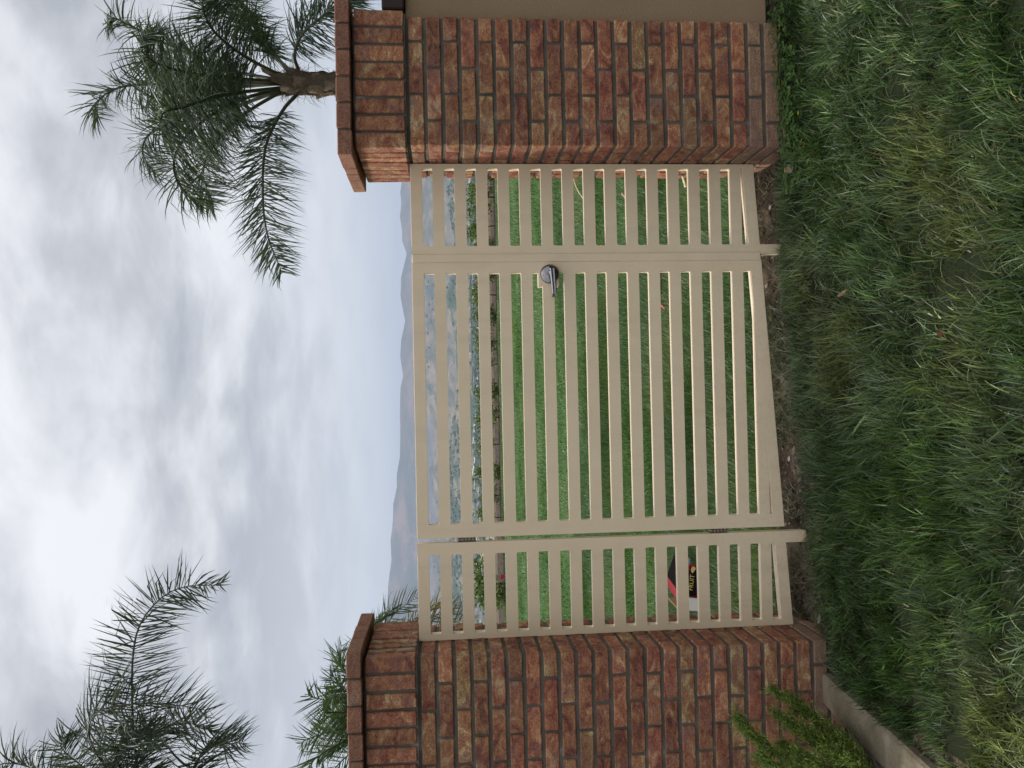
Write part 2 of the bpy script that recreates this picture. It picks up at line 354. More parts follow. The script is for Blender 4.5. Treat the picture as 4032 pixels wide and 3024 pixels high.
# ------------------------------------------------------------------ far mountains and foothills
def ridge(name, px, Yr, depth, base_z, seed, mat, rough=1.0, xs=(-9000, 9000), ncol=260, nrow=34):
    pts = sorted([tuple(at(x, y, Yr)) for x, y in px]); X = np.array([p[0] for p in pts]); Z = np.array([p[2] for p in pts])
    s = Yr/6200.0
    X = np.concatenate([[xs[0]], X[:1]-900*s, X, X[-1:]+900*s, [xs[1]]]); Z = np.concatenate([[Z[0]*1.25], Z[:1]*1.12, Z, Z[-1:]*1.05, [Z[-1]*0.9]])
    cols = np.unique(np.concatenate([np.linspace(xs[0], xs[1], 90), np.linspace(pts[0][0]-200*s, pts[-1][0]+200*s, ncol)]))
    zr = np.interp(cols, X, Z) + 5*s*fbm(cols/(160*s), cols*0, seed+1, 4, 1.0)
    rows = np.concatenate([np.linspace(0, 1, nrow), [1.12, 1.35, 1.7]])
    V = np.zeros((len(rows), len(cols), 3))
    for j, t in enumerate(rows):
        prof = (t**1.25 if t <= 1 else max(0.0, 1-(t-1)*1.1))
        yy = Yr-depth*(1-t)+0*cols
        g = fbm(cols/(330*s), yy/(700*s), seed, 5, 1.0)
        amp = (0.34*rough*math.sin(math.pi*min(t, 1.0))) if t <= 1 else 0.05
        V[j, :, 0] = cols; V[j, :, 1] = yy + 120*s*g*(0.3+0.7*math.sin(math.pi*min(t, 1)))*(t < 1)
        V[j, :, 2] = base_z + (zr-base_z)*np.clip(prof*(1+amp*g), -0.05, 1.0 if t <= 1 else 1.0)
    n, m_ = len(cols), len(rows); I = np.arange(n*m_).reshape(m_, n)
    a, b, c, d = I[:-1, :-1].ravel(), I[:-1, 1:].ravel(), I[1:, 1:].ravel(), I[1:, :-1].ravel()
    me = tri_mesh(name, V.reshape(-1, 3), np.vstack([np.stack([a, b, c], 1), np.stack([a, c, d], 1)]), smooth=True)
    return tag(obj(name, me, None, mat), kind='structure')
def hill_mat(name, dry, scrub, thr, scale):
    m, nt = new_mat(name); g = nt.n('ShaderNodeNewGeometry'); v = nt.vmath('MULTIPLY', g.outputs['Position'], (scale, scale*0.55, scale*1.6))
    a = nt.noise(v, 1.0, 8, 0.7, 0.5); b = nt.noise(v, 14.0, 5, 0.7)
    f = nt.math('ADD', nt.math('MULTIPLY', a, 0.55), nt.math('MULTIPLY', b, 0.45))
    c = nt.mix(nt.ramp(f, [(thr-0.045, 0.0), (thr+0.045, 1.0)]), scrub, dry); finish(nt, c, 0.95, 0.05); return m
RIDGE_PX = [(1582,715),(1575,757),(1579,798),(1575,855),(1585,911),(1586,947),(1603,999),(1580,1093),(1577,1165),(1594,1262),(1580,1334),(1575,1406),(1587,1479),
            (1577,1527),(1576,1648),(1575,1793),(1563,1870),(1562,1920),(1548,1986),(1547,2045),(1536,2130),(1541,2203),(1529,2299),(1524,2400),(1515,2600),(1500,2900)]
ridge('mountain_range', RIDGE_PX, 6200, 1700, -66, 21, hill_mat('mountain_scrub', (0.20, 0.14, 0.11), (0.045, 0.06, 0.055), 0.52, 0.004), 1.0)
FOOT_PX = [(1650,600),(1640,750),(1648,900),(1636,1050),(1652,1200),(1640,1350),(1660,1500),(1678,1600),(1690,1640),(1710,1703),(1713,1775),(1703,1820),(1690,1858),
           (1700,1875),(1711,1955),(1722,1991),(1724,2015),(1711,2060),(1700,2150),(1712,2300),(1706,2500),(1700,2900)]
foot_o = ridge('foothills', FOOT_PX, 3900, 900, -66, 33, hill_mat('foothill_grass', (0.24, 0.18, 0.125), (0.04, 0.06, 0.04), 0.51, 0.009), 0.8, xs=(-5500, 5500))
LOW_PX = [(1765,600),(1772,700),(1762,780),(1785,900),(1800,1020),(1772,1100),(1745,1180),(1770,1240),(1790,1330),(1800,1450),(1792,1600),(1775,1700),(1758,1850),(1752,1950),(1758,2080),(1775,2200),(1768,2350),(1760,2700)]
low_o = ridge('low_hills', LOW_PX, 2300, 380, -64, 44, hill_mat('low_hill_grass', (0.25, 0.21, 0.145), (0.03, 0.062, 0.034), 0.53, 0.016), 0.6, xs=(-3500, 3500), nrow=20)

# pale roads across the valley floor
def ribbon(name, pts, width, mat, lift=1.0):
    P = curve_pts(pts, 40); V = []
    for i, p in enumerate(P):
        t = P[min(i+1, len(P)-1)]-P[max(i-1, 0)]; s = np.array([t[1], -t[0], 0]); s /= np.linalg.norm(s)
        for k in (-1, 1):
            q = p+s*k*width/2; q = np.array([q[0], q[1], float(ground_z(q[0], q[1]))+lift]); V.append(q)
    T = []
    for i in range(len(P)-1): T += [(2*i, 2*i+1, 2*i+3), (2*i, 2*i+3, 2*i+2)]
    return tag(obj(name, tri_mesh(name, V, T), None, mat), kind='structure')
M_ROAD = plain('pale_road', (0.50, 0.48, 0.45), 0.9, 0.1, 0.08, 0.05)
def valley_pt(x, y):
    p = on_ground(x, y, -62.0)
    for _ in range(6): p = on_ground(x, y, float(ground_z(p.x, p.y)))
    return p
ribbon('road', [valley_pt(1886,1445), valley_pt(1882,1530), valley_pt(1874,1660), valley_pt(1864,1760), valley_pt(1854,1830)], 13, M_ROAD, 2.2)
ribbon('road', [valley_pt(1876,1775), valley_pt(1869,1840), valley_pt(1858,1890)], 13, M_ROAD, 2.2)

# wooded belts in the valley: far-off trees that read as one mass
acc = Acc(); tc_ = 0
ico = bmesh.new(); bmesh.ops.create_icosphere(ico, subdivisions=1, radius=1.0); ico.verts.ensure_lookup_table()
IV = np.array([v.co[:] for v in ico.verts]); IT = np.array([[v.index for v in f.verts] for f in ico.faces]); ico.free()
cand = 0
while tc_ < 2600 and cand < 90000:
    cand += 1
    Y = 420*(2400/420)**rng.random(); X = rng.uniform(-0.42, 0.42)*Y
    f = float(fbm(np.array(X/170.0), np.array(Y/330.0), 61, 4, 1.0))
    if f < 0.16+rng.normal(0, 0.10) and rng.random() > 0.05: continue
    h = rng.uniform(2.2, 5.5)*(0.7+Y/2600); z = float(ground_z(X, Y))
    V = IV*np.array([h*rng.uniform(0.6, 1.0), h*0.8, h*0.75])*(1+0.25*rng.normal(size=(len(IV), 1)))+np.array([X, Y, z+h*0.55])
    g = rng.uniform(0.7, 1.25); acc.add(V, IT, np.array([0.045, 0.080, 0.035])*g); tc_ += 1
for ho_, want, hmin, hmax, thr_ in ((low_o, 1300, 2.5, 7.5, 0.26), (foot_o, 380, 5.0, 11.0, 0.34)):     # oaks and scrub dotted over the nearer hills
    me_ = ho_.data; co = np.empty(len(me_.vertices)*3, np.float32); me_.vertices.foreach_get('co', co); co = co.reshape(-1, 3); lo = np.empty(len(me_.loops), np.int32); me_.loops.foreach_get('vertex_index', lo); tri = lo.reshape(-1, 3)
    cen = co[tri].mean(1); ok_ = np.abs(cen[:, 0]) < 0.5*cen[:, 1]; tri = tri[ok_]; pk = tri[rng.integers(0, len(tri), want*5)]; bw = rng.dirichlet((1, 1, 1), len(pk)); pp = (co[pk]*bw[:, :, None]).sum(1)
    fl_ = fbm(pp[:, 0]/150.0, pp[:, 1]/260.0, 77, 4, 1.0); pp = pp[fl_ > thr_+rng.normal(0, 0.15, len(pp))][:want]
    for q_ in pp:
        h = rng.uniform(hmin, hmax); acc.add(IV*np.array([h*rng.uniform(0.6, 1.1), h*0.8, h*0.6])*(1+0.25*rng.normal(size=(len(IV), 1)))+q_+np.array([0, 0, h*0.3]), IT, np.array([0.060, 0.100, 0.035])*rng.uniform(0.6, 1.4))
M_HOUSE = plain('house_white', (0.55, 0.54, 0.50), 0.8, 0.2, 0.06, 0.2); M_ROOF = plain('house_roof', (0.30, 0.26, 0.24), 0.9, 0.1, 0.1, 0.2)
wall_me = box_mesh('wall', -9, 9, -6, 6, -1, 5); roof_me = prism_mesh('roof', [(-9.8, 4.9), (9.8, 4.9), (6.0, 8.6), (-6.0, 8.6)], -6.8, 6.8)
for k in range(16):
    Yh = rng.uniform(1150, 2050); Xh = rng.uniform(-0.30, 0.30)*Yh
    h = empty('house', (Xh, Yh, float(ground_z(Xh, Yh))), 'tiny pale house among trees in the distant valley', 'house', 'tiny pale houses in the valley', rz=rng.uniform(-0.6, 0.6)); h.scale = (rng.uniform(0.8, 1.4),)*3
    obj('wall', wall_me, h, M_HOUSE); obj('roof', roof_me, h, M_ROOF)
tag(obj('valley_trees', acc.mesh('valley_trees'), None, M_LEAF), 'dark green belts of distant trees in the hazy valley', 'trees', kind='stuff')

# ------------------------------------------------------------------ brick pillars
_brick_cache = {}
def brick_variant(lx, ly, lz, k):
    key = (round(lx, 3), round(ly, 3), round(lz, 3), k)
    if key not in _brick_cache:
        _brick_cache[key] = box_mesh('brick', -lx/2, lx/2, -ly/2, ly/2, -lz/2, lz/2, bev=0.0035, jit=0.0016)
    return _brick_cache[key]
def brick(parent, x0, x1, y0, y1, z0, z1, mat, name='brick'):
    me = brick_variant(x1-x0, y1-y0, z1-z0, random.randint(0, 2)); o = bpy.data.objects.new(name, me); link(o, parent)
    o.location = ((x0+x1)/2+random.uniform(-.001, .001), (y0+y1)/2+random.uniform(-.0012, .0012), (z0+z1)/2+random.uniform(-.0008, .0008))
    o.rotation_euler = (random.uniform(-.006, .006), random.uniform(-.006, .006), random.uniform(-.004, .004))
    if not me.materials: me.materials.append(mat)
    o.material_slots[0].link = 'OBJECT'; o.material_slots[0].material = mat
    return o
COURSE, JH, JV = 0.0677, 0.0145, 0.011
PW, PD = 0.503, 0.475
def pillar(name, x_in, sgn, base_z, label):
    # local frame: s = distance from the inner face outwards; x = x_in + sgn*s; y from the front face back
    root = empty(name, (x_in+sgn*PW/2, 3.21+PD/2, base_z), label, 'pillar')
    ox, oy, oz = root.location
    def X(a, b):
        p, q = x_in+sgn*a-ox, x_in+sgn*b-ox; return (min(p, q), max(p, q))
    def put(s0, s1, d0, d1, z0, z1, mat, nm='brick'):
        x0, x1 = X(s0, s1); brick(root, x0, x1, 3.21+d0-oy, 3.21+d1-oy, z0-oz, z1-oz, mat, nm)
    top = CAM_Z+0.049+COURSE; T = 0.092
    k = 0
    while True:
        z1 = top-k*COURSE-JH/2; z0 = z1-(COURSE-JH)
        if z1 < base_z-0.01: break
        low = z1 < base_z+0.16
        mat = M_BRICK_LOW if low else M_BRICK
        if k % 2 == 0:         # stretchers run through on the front and back
            for dd in ((0, T), (PD-T, PD)):
                s = 0.0
                for ln in (0.196, 0.196, PW-2*0.196-2*JV): put(s, s+ln, dd[0], dd[1], z0, z1, mat); s += ln+JV
            for ss in ((0, T), (PW-T, PW)):
                dpt = T+JV
                for ln in (0.192, PD-2*T-3*JV-0.192): put(ss[0], ss[1], dpt, dpt+ln, z0, z1, mat); dpt += ln+JV
        else:                  # stretchers run through on the sides
            dpt = 0.0
            for ln in (0.196, 0.196, PD-2*0.196-2*JV): put(0, T, dpt, dpt+ln, z0, z1, mat); dpt += ln+JV
            dpt = T+JV
            for ln in (0.14, PD-2*T-3*JV-0.14): put(PW-T, PW, dpt, dpt+ln, z0, z1, mat); dpt += ln+JV
            for dd in ((0, T), (PD-T, PD)):
                s = T+JV
                for ln in (0.196, PW-T-2*JV-0.196): put(s, s+ln, dd[0], dd[1], z0, z1, mat); s += ln+JV
        k += 1
    # soldier course, standing bricks slightly proud
    PR = 0.016; zs0, zs1 = top+0.012, top+0.012+0.190; W2, D2 = PW+2*PR, PD+2*PR
    n = 8; st = (W2+JV)/n
    for i in range(n):
        for dd in ((-PR, -PR+0.062), (PD+PR-0.062, PD+PR)): put(-PR+i*st, -PR+i*st+st-JV, dd[0], dd[1], zs0, zs1, M_BRICK, 'soldier_brick')
    n = 6; L = D2-2*(0.062+JV); st = (L+JV)/n
    for i in range(n):
        for ss in ((-PR, -PR+0.062), (PW+PR-0.062, PW+PR)): put(ss[0], ss[1], -PR+0.062+JV+i*st, -PR+0.062+JV+i*st+st-JV, zs0, zs1, M_BRICK, 'soldier_brick')
    # flat cap course of headers with a wider overhang
    PC = 0.05; zc0, zc1 = zs1+0.012, zs1+0.012+0.056; W3, D3 = PW+2*PC, PD+2*PC
    n = 6; st = (W3+0.008)/n
    for i in range(n):
        for dd in ((-PC, -PC+0.19), (PD+PC-0.19, PD+PC)): put(-PC+i*st, -PC+i*st+st-0.008, dd[0], dd[1], zc0, zc1, M_BRICK_CAP, 'cap_brick')
    n = 2; L = D3-2*(0.19+0.008); st = (L+0.008)/n
    for i in range(n):
        for ss in ((-PC, -PC+0.19), (PW+PC-0.19, PW+PC)): put(ss[0], ss[1], -PC+0.19+0.008+i*st, -PC+0.19+0.008+i*st+st-0.008, zc0, zc1, M_BRICK_CAP, 'cap_brick')
    # mortar: recessed behind the faces of the bricks
    bm = bmesh.new(); q = 0.0065
    def core(in_, z0, z1):
        x0, x1 = X(-in_, PW+in_); add_box(bm, x0, x1, -in_+3.21-oy, PD+in_+3.21-oy, z0-oz, z1-oz)
    core(-q, base_z-0.12, top-0.002); core(PR-q-0.002, zs0-0.006, zs1-0.001); core(-0.004, top-0.001, zs0-0.0065); core(-0.012, zs1, zc0-0.003); core(PC-0.009, zc0+0.004, zc1-0.003)
    obj('mortar_core', bm_mesh(bm, 'mortar_core'), root, M_MORTAR)
    return root
pillar('brick_pillar', 0.988, 1, 0.055, 'red brick gate pillar beside the tan stucco wall')
pillar('brick_pillar', -0.991, -1, -0.15, 'red brick gate pillar behind the green juniper and concrete kerb')

# stucco garden wall running off from the pillar
sw = empty('stucco_wall', (2.6, 3.36, 0.06), 'tan stucco garden wall with dark brown cap joining the brick pillar', 'wall')
o = obj('wall_face', box_mesh('wall_face', -1.107, 2.2, -0.122, 0.10, 0.055, CAM_Z+0.122-0.06, bev=0.004), sw, M_STUCCO)
o = obj('wall_cap', box_mesh('wall_cap', -1.078, 2.2, -0.15, 0.13, CAM_Z+0.122-0.06+0.003, CAM_Z+0.212-0.06, bev=0.006), sw, M_CAPDARK)
o = obj('wall_footing', box_mesh('wall_footing', -1.10, 2.2, -0.10, 0.09, -0.2, 0.052), sw, plain('footing_dark', (0.05, 0.043, 0.036), 0.95, 0.1, 0.4, 25, 0.6))

sw = empty('stucco_wall', (-3.1, 3.36, -0.1), 'tan stucco garden wall on the juniper side of the gate', 'wall')
obj('wall_face', box_mesh('wall_face', -2.4, 1.604, -0.122, 0.10, -0.2, CAM_Z+0.122+0.1, bev=0.004), sw, M_STUCCO)
obj('wall_cap', box_mesh('wall_cap', -2.4, 1.576, -0.15, 0.13, CAM_Z+0.122+0.103, CAM_Z+0.212+0.1, bev=0.006), sw, M_CAPDARK)

# ------------------------------------------------------------------ gate: two fixed panels and the leaf between
YG = 3.45; SLOT_TOP, SLOT_P, SLOT_H = 0.0745, 0.0909, 0.0434
def rail_b(x): return -1.345-(0.985-x)*0.0626
def rail_t(x): return rail_b(x)+0.05
def slat_outline(x0, x1, z1, z0, r=0.006, top_flare=True, bot_flare=True):
    o = []; arc = [math.pi/2*i/3 for i in range(4)]
    if top_flare:
        o += [(x0+r-r*math.cos(a), z1+r-r*math.sin(a)) for a in arc]; o += [(x1-r+r*math.cos(a), z1+r-r*math.sin(a)) for a in arc[::-1]]
    else: o += [(x0, z1), (x1, z1)]
    if bot_flare:
        o += [(x1-r+r*math.cos(a), z0-r+r*math.sin(a)) for a in arc]; o += [(x0+r-r*math.cos(a), z0-r+r*math.sin(a)) for a in arc[::-1]]
    else: o += [(x1, z0), (x0, z0)]
    return o
def panel(name, label, xl0, xl1, xr0, xr1, leg=None, cat='fence panel'):
    root = empty(name, ((xl0+xr1)/2, YG, 0.0), label, cat); ox = root.location.x
    S = lambda pts: [(x-ox, z+CAM_Z) for x, z in pts]
    d0, d1 = 0.0, 0.038
    for k, (a, b) in enumerate(((xl0, xl1), (xr0, xr1))):
        extra = 0.22 if leg == k else 0.0
        za, zb = rail_b(a)-extra, rail_b(b)-extra
        obj('stile', prism_mesh('stile', S([(a, 0.123), (b, 0.123), (b, zb), (a, za)]), d0, d1, 0.0012), root, M_PAINT)
    x0, x1 = xl1, xr0
    obj('top_rail', prism_mesh('top_rail', S(slat_outline(x0, x1, 0.123, SLOT_TOP, top_flare=False)), d0, d0+0.030, 0.0012), root, M_PAINT)
    k = 1
    while True:
        z1 = SLOT_TOP-(k-1)*SLOT_P-SLOT_H; z0 = z1-(SLOT_P-SLOT_H)
        if rail_t(x1) > z1 and rail_t(x0) > z1: break
        if rail_t(x1) < z0-0.004:
            pts = slat_outline(x0, x1, z1, z0)
        else:      # the sloping bottom rail runs into this slat: cut it along the rail
            xa = min(max(0.985+(z0-0.05+1.345)/0.0626, x0), x1); xb = min(max(0.985+(z1-0.05+1.345)/0.0626, x0), x1)
            pts = [(x0, z1), (xb, z1)]
            if xb >= x1-1e-6: pts += [(x1, rail_t(x1))]
            if xa > x0+1e-6: pts += [(xa, z0), (x0, z0)]
            else: pts += [(x0, rail_t(x0))]
        obj('slat', prism_mesh('slat', S(pts), d0, d0+0.025, 0.001), root, M_PAINT)
        k += 1
    obj('bottom_rail', prism_mesh('bottom_rail', S([(x0, rail_t(x0)), (x1, rail_t(x1)), (x1, rail_b(x1)), (x0, rail_b(x0))]), d0, d0+0.036, 0.0012), root, M_PAINT)
    return root
panel('fence_panel', 'narrow tan slatted panel fixed between gate hinges and brick pillar', -0.992, -0.967, -0.6415, -0.5925, leg=1)
panel('fence_panel', 'narrow tan slatted panel fixed on the latch side of the gate', 0.599, 0.640, 0.967, 0.985, leg=0)
leaf = panel('gate', 'tan metal slatted garden gate with a lever handle', -0.5725, -0.517, 0.527, 0.588, cat='gate')
lx = leaf.location.x
obj('latch_strip', box_mesh('latch_strip', 0.572-lx, 0.605-lx, -0.0045, -0.0003, rail_b(0.6)+0.004+CAM_Z, 0.121+CAM_Z, bev=0.0015), leaf, M_PAINT)
for z in (-0.082, -1.154):                   # butt hinges in the gap
    bm = bmesh.new(); add_box(bm, -0.5745-lx, -0.5728-lx, 0.002, 0.036, z-0.037+CAM_Z, z+0.037+CAM_Z); add_box(bm, -0.5922-lx, -0.5905-lx, 0.002, 0.036, z-0.037+CAM_Z, z+0.037+CAM_Z)
    hg = obj('hinge', bm_mesh(bm, 'hinge'), leaf, M_HINGE)
    for i in range(5):
        V, T = tube_arrays([(-0.582-lx, 0.012, z-0.037+CAM_Z+i*0.0149), (-0.582-lx, 0.012, z-0.037+CAM_Z+i*0.0149+0.0135)], [0.0078, 0.0078], 10)
        obj('hinge_knuckle', tri_mesh('hinge_knuckle', V, T), hg, M_HINGE)
# lock box, rose and lever
HX, HZ = 0.519-lx, -0.453+CAM_Z
obj('lock_box', box_mesh('lock_box', 0.468-lx, 0.527-lx, -0.003, 0.042, -0.492+CAM_Z, -0.405+CAM_Z, bev=0.002), leaf, M_PAINT)
prof = [(0.041, 0.0), (0.041, 0.004), (0.0385, 0.009), (0.033, 0.0135), (0.024, 0.017), (0.014, 0.019), (0.0, 0.0195)]
bm = bmesh.new(); rings = []
for r_, h in prof[:-1]: rings.append([bm.verts.new((HX+r_*math.cos(2*math.pi*k/40), -0.003-h, HZ+r_*math.sin(2*math.pi*k/40))) for k in range(40)])
tipv = bm.verts.new((HX, -0.003-prof[-1][1], HZ))
for a_, b_ in zip(rings[:-1], rings[1:]):
    for k in range(40): bm.faces.new((a_[k], a_[(k+1) % 40], b_[(k+1) % 40], b_[k]))
for k in range(40): bm.faces.new((rings[-1][k], rings[-1][(k+1) % 40], tipv))
rose = obj('rose', bm_mesh(bm, 'rose', True), leaf, M_METAL)
V, T = tube_arrays([(HX, -0.02, HZ), (HX, -0.062, HZ)], [0.013, 0.012], 20); obj('spindle', tri_mesh('spindle', V, T, smooth=False), rose, M_METAL)
bm = bmesh.new(); secs = []                   # tapered, slightly curved lever blade
for t in np.linspace(0, 1, 12):
    x = HX+0.016-0.118*t; y = -0.058-0.006*math.sin(t*2.2)+(0.016*max(0, (t-0.8)/0.2)**1.5); hh = 0.0135-0.0045*t; zc_ = HZ-0.004-0.006*t; th = 0.0055
    secs.append([bm.verts.new((x, y+dy, zc_+dz)) for dy, dz in ((-th, -hh*0.55), (-th*0.9, 0), (-th, hh*0.55), (-th*0.3, hh), (th, hh*0.8), (th, -hh*0.8), (-th*0.3, -hh))])
for a_, b_ in zip(secs[:-1], secs[1:]):
    for k in range(7): bm.faces.new((a_[k], a_[(k+1) % 7], b_[(k+1) % 7], b_[k]))
bm.faces.new(secs[0]); bm.faces.new(secs[-1][::-1])
obj('lever', bm_mesh(bm, 'lever', False), leaf, M_METAL)

# ------------------------------------------------------------------ planter kerb, stone
bm = bmesh.new(); ys = np.linspace(3.2, 0.9, 24); rows_ = []
for y in ys:
    xr_ = float(kerb_x(y)); wv = KERB_W*np.interp(y, [2.4, 3.2], [1.12, 0.82]); zt = float(ground_z(0.0, y))+0.055*xr_+0.036+0.004*math.sin(y*9)
    rows_.append([bm.verts.new(c) for c in ((xr_, y, zt-0.25), (xr_, y, zt-0.008), (xr_-0.012, y, zt), (xr_-wv+0.014, y, zt-0.003), (xr_-wv, y, zt-0.014), (xr_-wv-0.005, y, zt-0.25))])
for a_, b_ in zip(rows_[:-1], rows_[1:]):
    for k in range(5): bm.faces.new((a_[k], a_[k+1], b_[k+1], b_[k]))
bm.faces.new(rows_[0]); bm.faces.new(rows_[-1][::-1])
tag(obj('planter_kerb', bm_mesh(bm, 'planter_kerb', False), None, M_CONC), 'weathered concrete kerb between lawn and planting bed', 'kerb')

def stone(name, c, r, seed, mat, label, cat='stone'):
    bm = bmesh.new(); bmesh.ops.create_icosphere(bm, subdivisions=3, radius=1.0)
    for v in bm.verts:
        n_ = mnoise.fractal(v.co*1.3+Vector((seed, seed*2, 0)), 1.0, 2.0, 4); v.co = Vector((v.co.x*r[0], v.co.y*r[1], v.co.z*r[2]))*(1+0.22*n_)
    return tag(obj(name, bm_mesh(bm, name, False), None, mat, c), label, cat)
def stone_mat():
    m, nt = new_mat('bed_stone'); tc = nt.n('ShaderNodeTexCoord'); a = nt.noise(tc.outputs['Object'], 16, 5, 0.65); b = nt.noise(tc.outputs['Object'], 130, 4, 0.7)
    c = nt.ramp(a, [(0.3, (0.09, 0.085, 0.085)), (0.7, (0.20, 0.19, 0.185))])
    d = nt.n('ShaderNodeVectorMath', operation='DISTANCE'); nt.l(tc.outputs['Object'], d.inputs[0]); d.inputs[1].default_value = (0.02, -0.05, 0.045)
    c = nt.mix(nt.ramp(nt.math('ADD', d.outputs['Value'], nt.math('MULTIPLY', a, 0.02)), [(0.040, 1.0), (0.048, 0.0)]), c, (0.03, 0.15, 0.16)); finish(nt, c, 0.9, 0.2, b, 0.6, 0.004); return m
ps = at(3385, 2935, 2.93)
stone('stone', (ps.x-0.02, ps.y, -0.13), (0.085, 0.07, 0.05), 4.0, stone_mat(), 'grey stone with a teal paint mark in the planting bed')

# ------------------------------------------------------------------ grass
GREENS = np.array([[0.050, 0.090, 0.026], [0.076, 0.125, 0.040], [0.080, 0.122, 0.068], [0.115, 0.165, 0.078], [0.125, 0.160, 0.108], [0.140, 0.165, 0.066]])
def blades(px, py, pz, L, W, dirx, diry, lean, cols, segs=3, curl=0.5):
    n = len(px); out_v = []; az = rng.uniform(0, 2*math.pi, n); wx, wy = np.cos(az), np.sin(az)
    k = np.arange(segs+1)/segs; x = px.copy(); y = py.copy(); z = pz.copy(); prev = None; lv = []
    for s in range(segs+1):
        wd = W*(1-(s/segs)**1.6)*0.5
        if s < segs: lv += [np.stack([x-wx*wd, y-wy*wd, z], 1), np.stack([x+wx*wd, y+wy*wd, z], 1)]
        else: lv += [np.stack([x, y, z], 1)]
        ang = np.clip(lean+curl*(s/segs)*(0.6+0.8*lean), 0, 1.75)
        st = L/segs; x = x+dirx*np.sin(ang)*st; y = y+diry*np.sin(ang)*st; z = z+np.cos(ang)*st
    nvb = 2*segs+1; V = np.stack(lv, 1).reshape(-1, 3); base = np.arange(n)[:, None]*nvb; T = []
    for s in range(segs-1):
        a = 2*s; T += [np.array([a, a+1, a+3]), np.array([a, a+3, a+2])]
    T += [np.array([2*segs-2, 2*segs-1, 2*segs])]
    tris = (base[:, None, :]+np.array(T)[None]).reshape(-1, 3)
    return V, tris, np.repeat(cols, nvb, axis=0)
def pick_cols(x, y, seed, bright=1.0, var=0.34):
    f = fbm(x, y, seed, 3, 3.0); i = np.clip(((f+0.8)/1.6*5.99+rng.normal(0, 1.1, len(x))).astype(int), 0, 5)
    c = GREENS[i]*(1+rng.normal(0, var, (len(x), 1)))*bright
    dryb = rng.random(len(x)) < 0.018+0.03*(fbm(x, y, seed+9, 2, 2.0) > 0.45); c[dryb] = np.array([0.19, 0.16, 0.085])*(0.7+0.6*rng.random((dryb.sum(), 1)))
    return np.clip(c, 0.008, 1)
# long front lawn, in leaning tufts
nt_ = 3600; tx = rng.uniform(-1.6, 2.3, nt_); ty = rng.uniform(1.35, 3.46, nt_); per = 44
x = np.repeat(tx, per)+rng.normal(0, 0.02, nt_*per); y = np.repeat(ty, per)+rng.normal(0, 0.02, nt_*per); tufta = np.repeat(rng.normal(0, 1.5, nt_), per); tuftc = np.repeat(rng.lognormal(0, 0.38, nt_), per)
front = 3.40-0.06*fbm(x, y*0, 71, 3, 7.0)+rng.normal(0, 0.03, len(x))
keep = (x > kerb_x(y)+0.012) & (y < front) & ~((x > 0.97) & (y > 3.14+0.02*fbm(x, y, 3, 2, 20.)))  & ~((x < -0.97) & (y > 3.19))
ang_f = 3.2*fbm(x, y, 11, 3, 2.4)+1.6*fbm(x, y, 12, 2, 7.0)-1.2+tufta
rx, ry = x-np.repeat(tx, per), y-np.repeat(ty, per); rr = np.sqrt(rx*rx+ry*ry)+1e-6
dx = np.cos(ang_f)+0.55*rx/rr+rng.normal(0, .7, len(x)); dy = np.sin(ang_f)+0.55*ry/rr+rng.normal(0, .7, len(x)); dn = np.sqrt(dx*dx+dy*dy)+1e-6
hf = np.clip(0.5+0.5*fbm(x, y, 13, 3, 2.6), 0.05, 1.1)
L = (0.042+0.07*hf)*rng.uniform(0.35, 1.3, len(x)); L *= np.interp(y, [3.05, 3.35], [1.0, 0.6])
lean = np.clip(0.42+0.35*fbm(x, y, 14, 2, 3.0)+rng.normal(0, .34, len(x)), 0.02, 1.4); hole = fbm(x, y, 19, 3, 9.0) < -0.30
cols = pick_cols(x, y, 15, 1.0)*tuftc[:, None]*np.array([0.86, 0.91, 0.79])
m_ = keep & ~(hole & (rng.random(len(x)) < 0.75)); z = ground_z(x, y)
V, T, C = blades(x[m_], y[m_], z[m_]-0.004, L[m_], rng.uniform(0.0030, 0.0062, m_.sum()), (dx/dn)[m_], (dy/dn)[m_], lean[m_], cols[m_], 4, 0.75)
tag(obj('front_grass', tri_mesh('front_grass', V, T, C), None, M_GRASS), 'long dark green tufted lawn grass in front of the gate', 'grass', kind='stuff')
# thin dry grass on the bare soil under the gate
n = 14000; x = rng.uniform(-0.98, 0.98, n); y = rng.uniform(3.30, 3.75, n); kp = (fbm(x, y, 23, 3, 9.0) > -0.05) | (rng.random(n) < 0.2) | ((x > -0.15) & (x < 0.4)); x, y = x[kp], y[kp]; n = len(x)
a_ = rng.uniform(0, 6.28, n); cols = pick_cols(x, y, 17, 0.9); dr = rng.random(n) < np.where((x > -0.15) & (x < 0.4), 0.12, 0.5); cols[dr] = np.array([0.20, 0.155, 0.10])*(0.5+0.8*rng.random((dr.sum(), 1)))
V, T, C = blades(x, y, ground_z(x, y)-0.003, rng.uniform(0.02, 0.075, n)*np.where((x > -0.15) & (x < 0.4), 1.25, 1.0), rng.uniform(0.002, 0.004, n), np.cos(a_), np.sin(a_), rng.uniform(0.5, 1.4, n), cols, 3, 0.6)
tag(obj('dry_grass', tri_mesh('dry_grass', V, T, C), None, M_GRASS), 'thin dry grass on the bare soil under the gate', 'grass', kind='stuff')
acc = Acc()
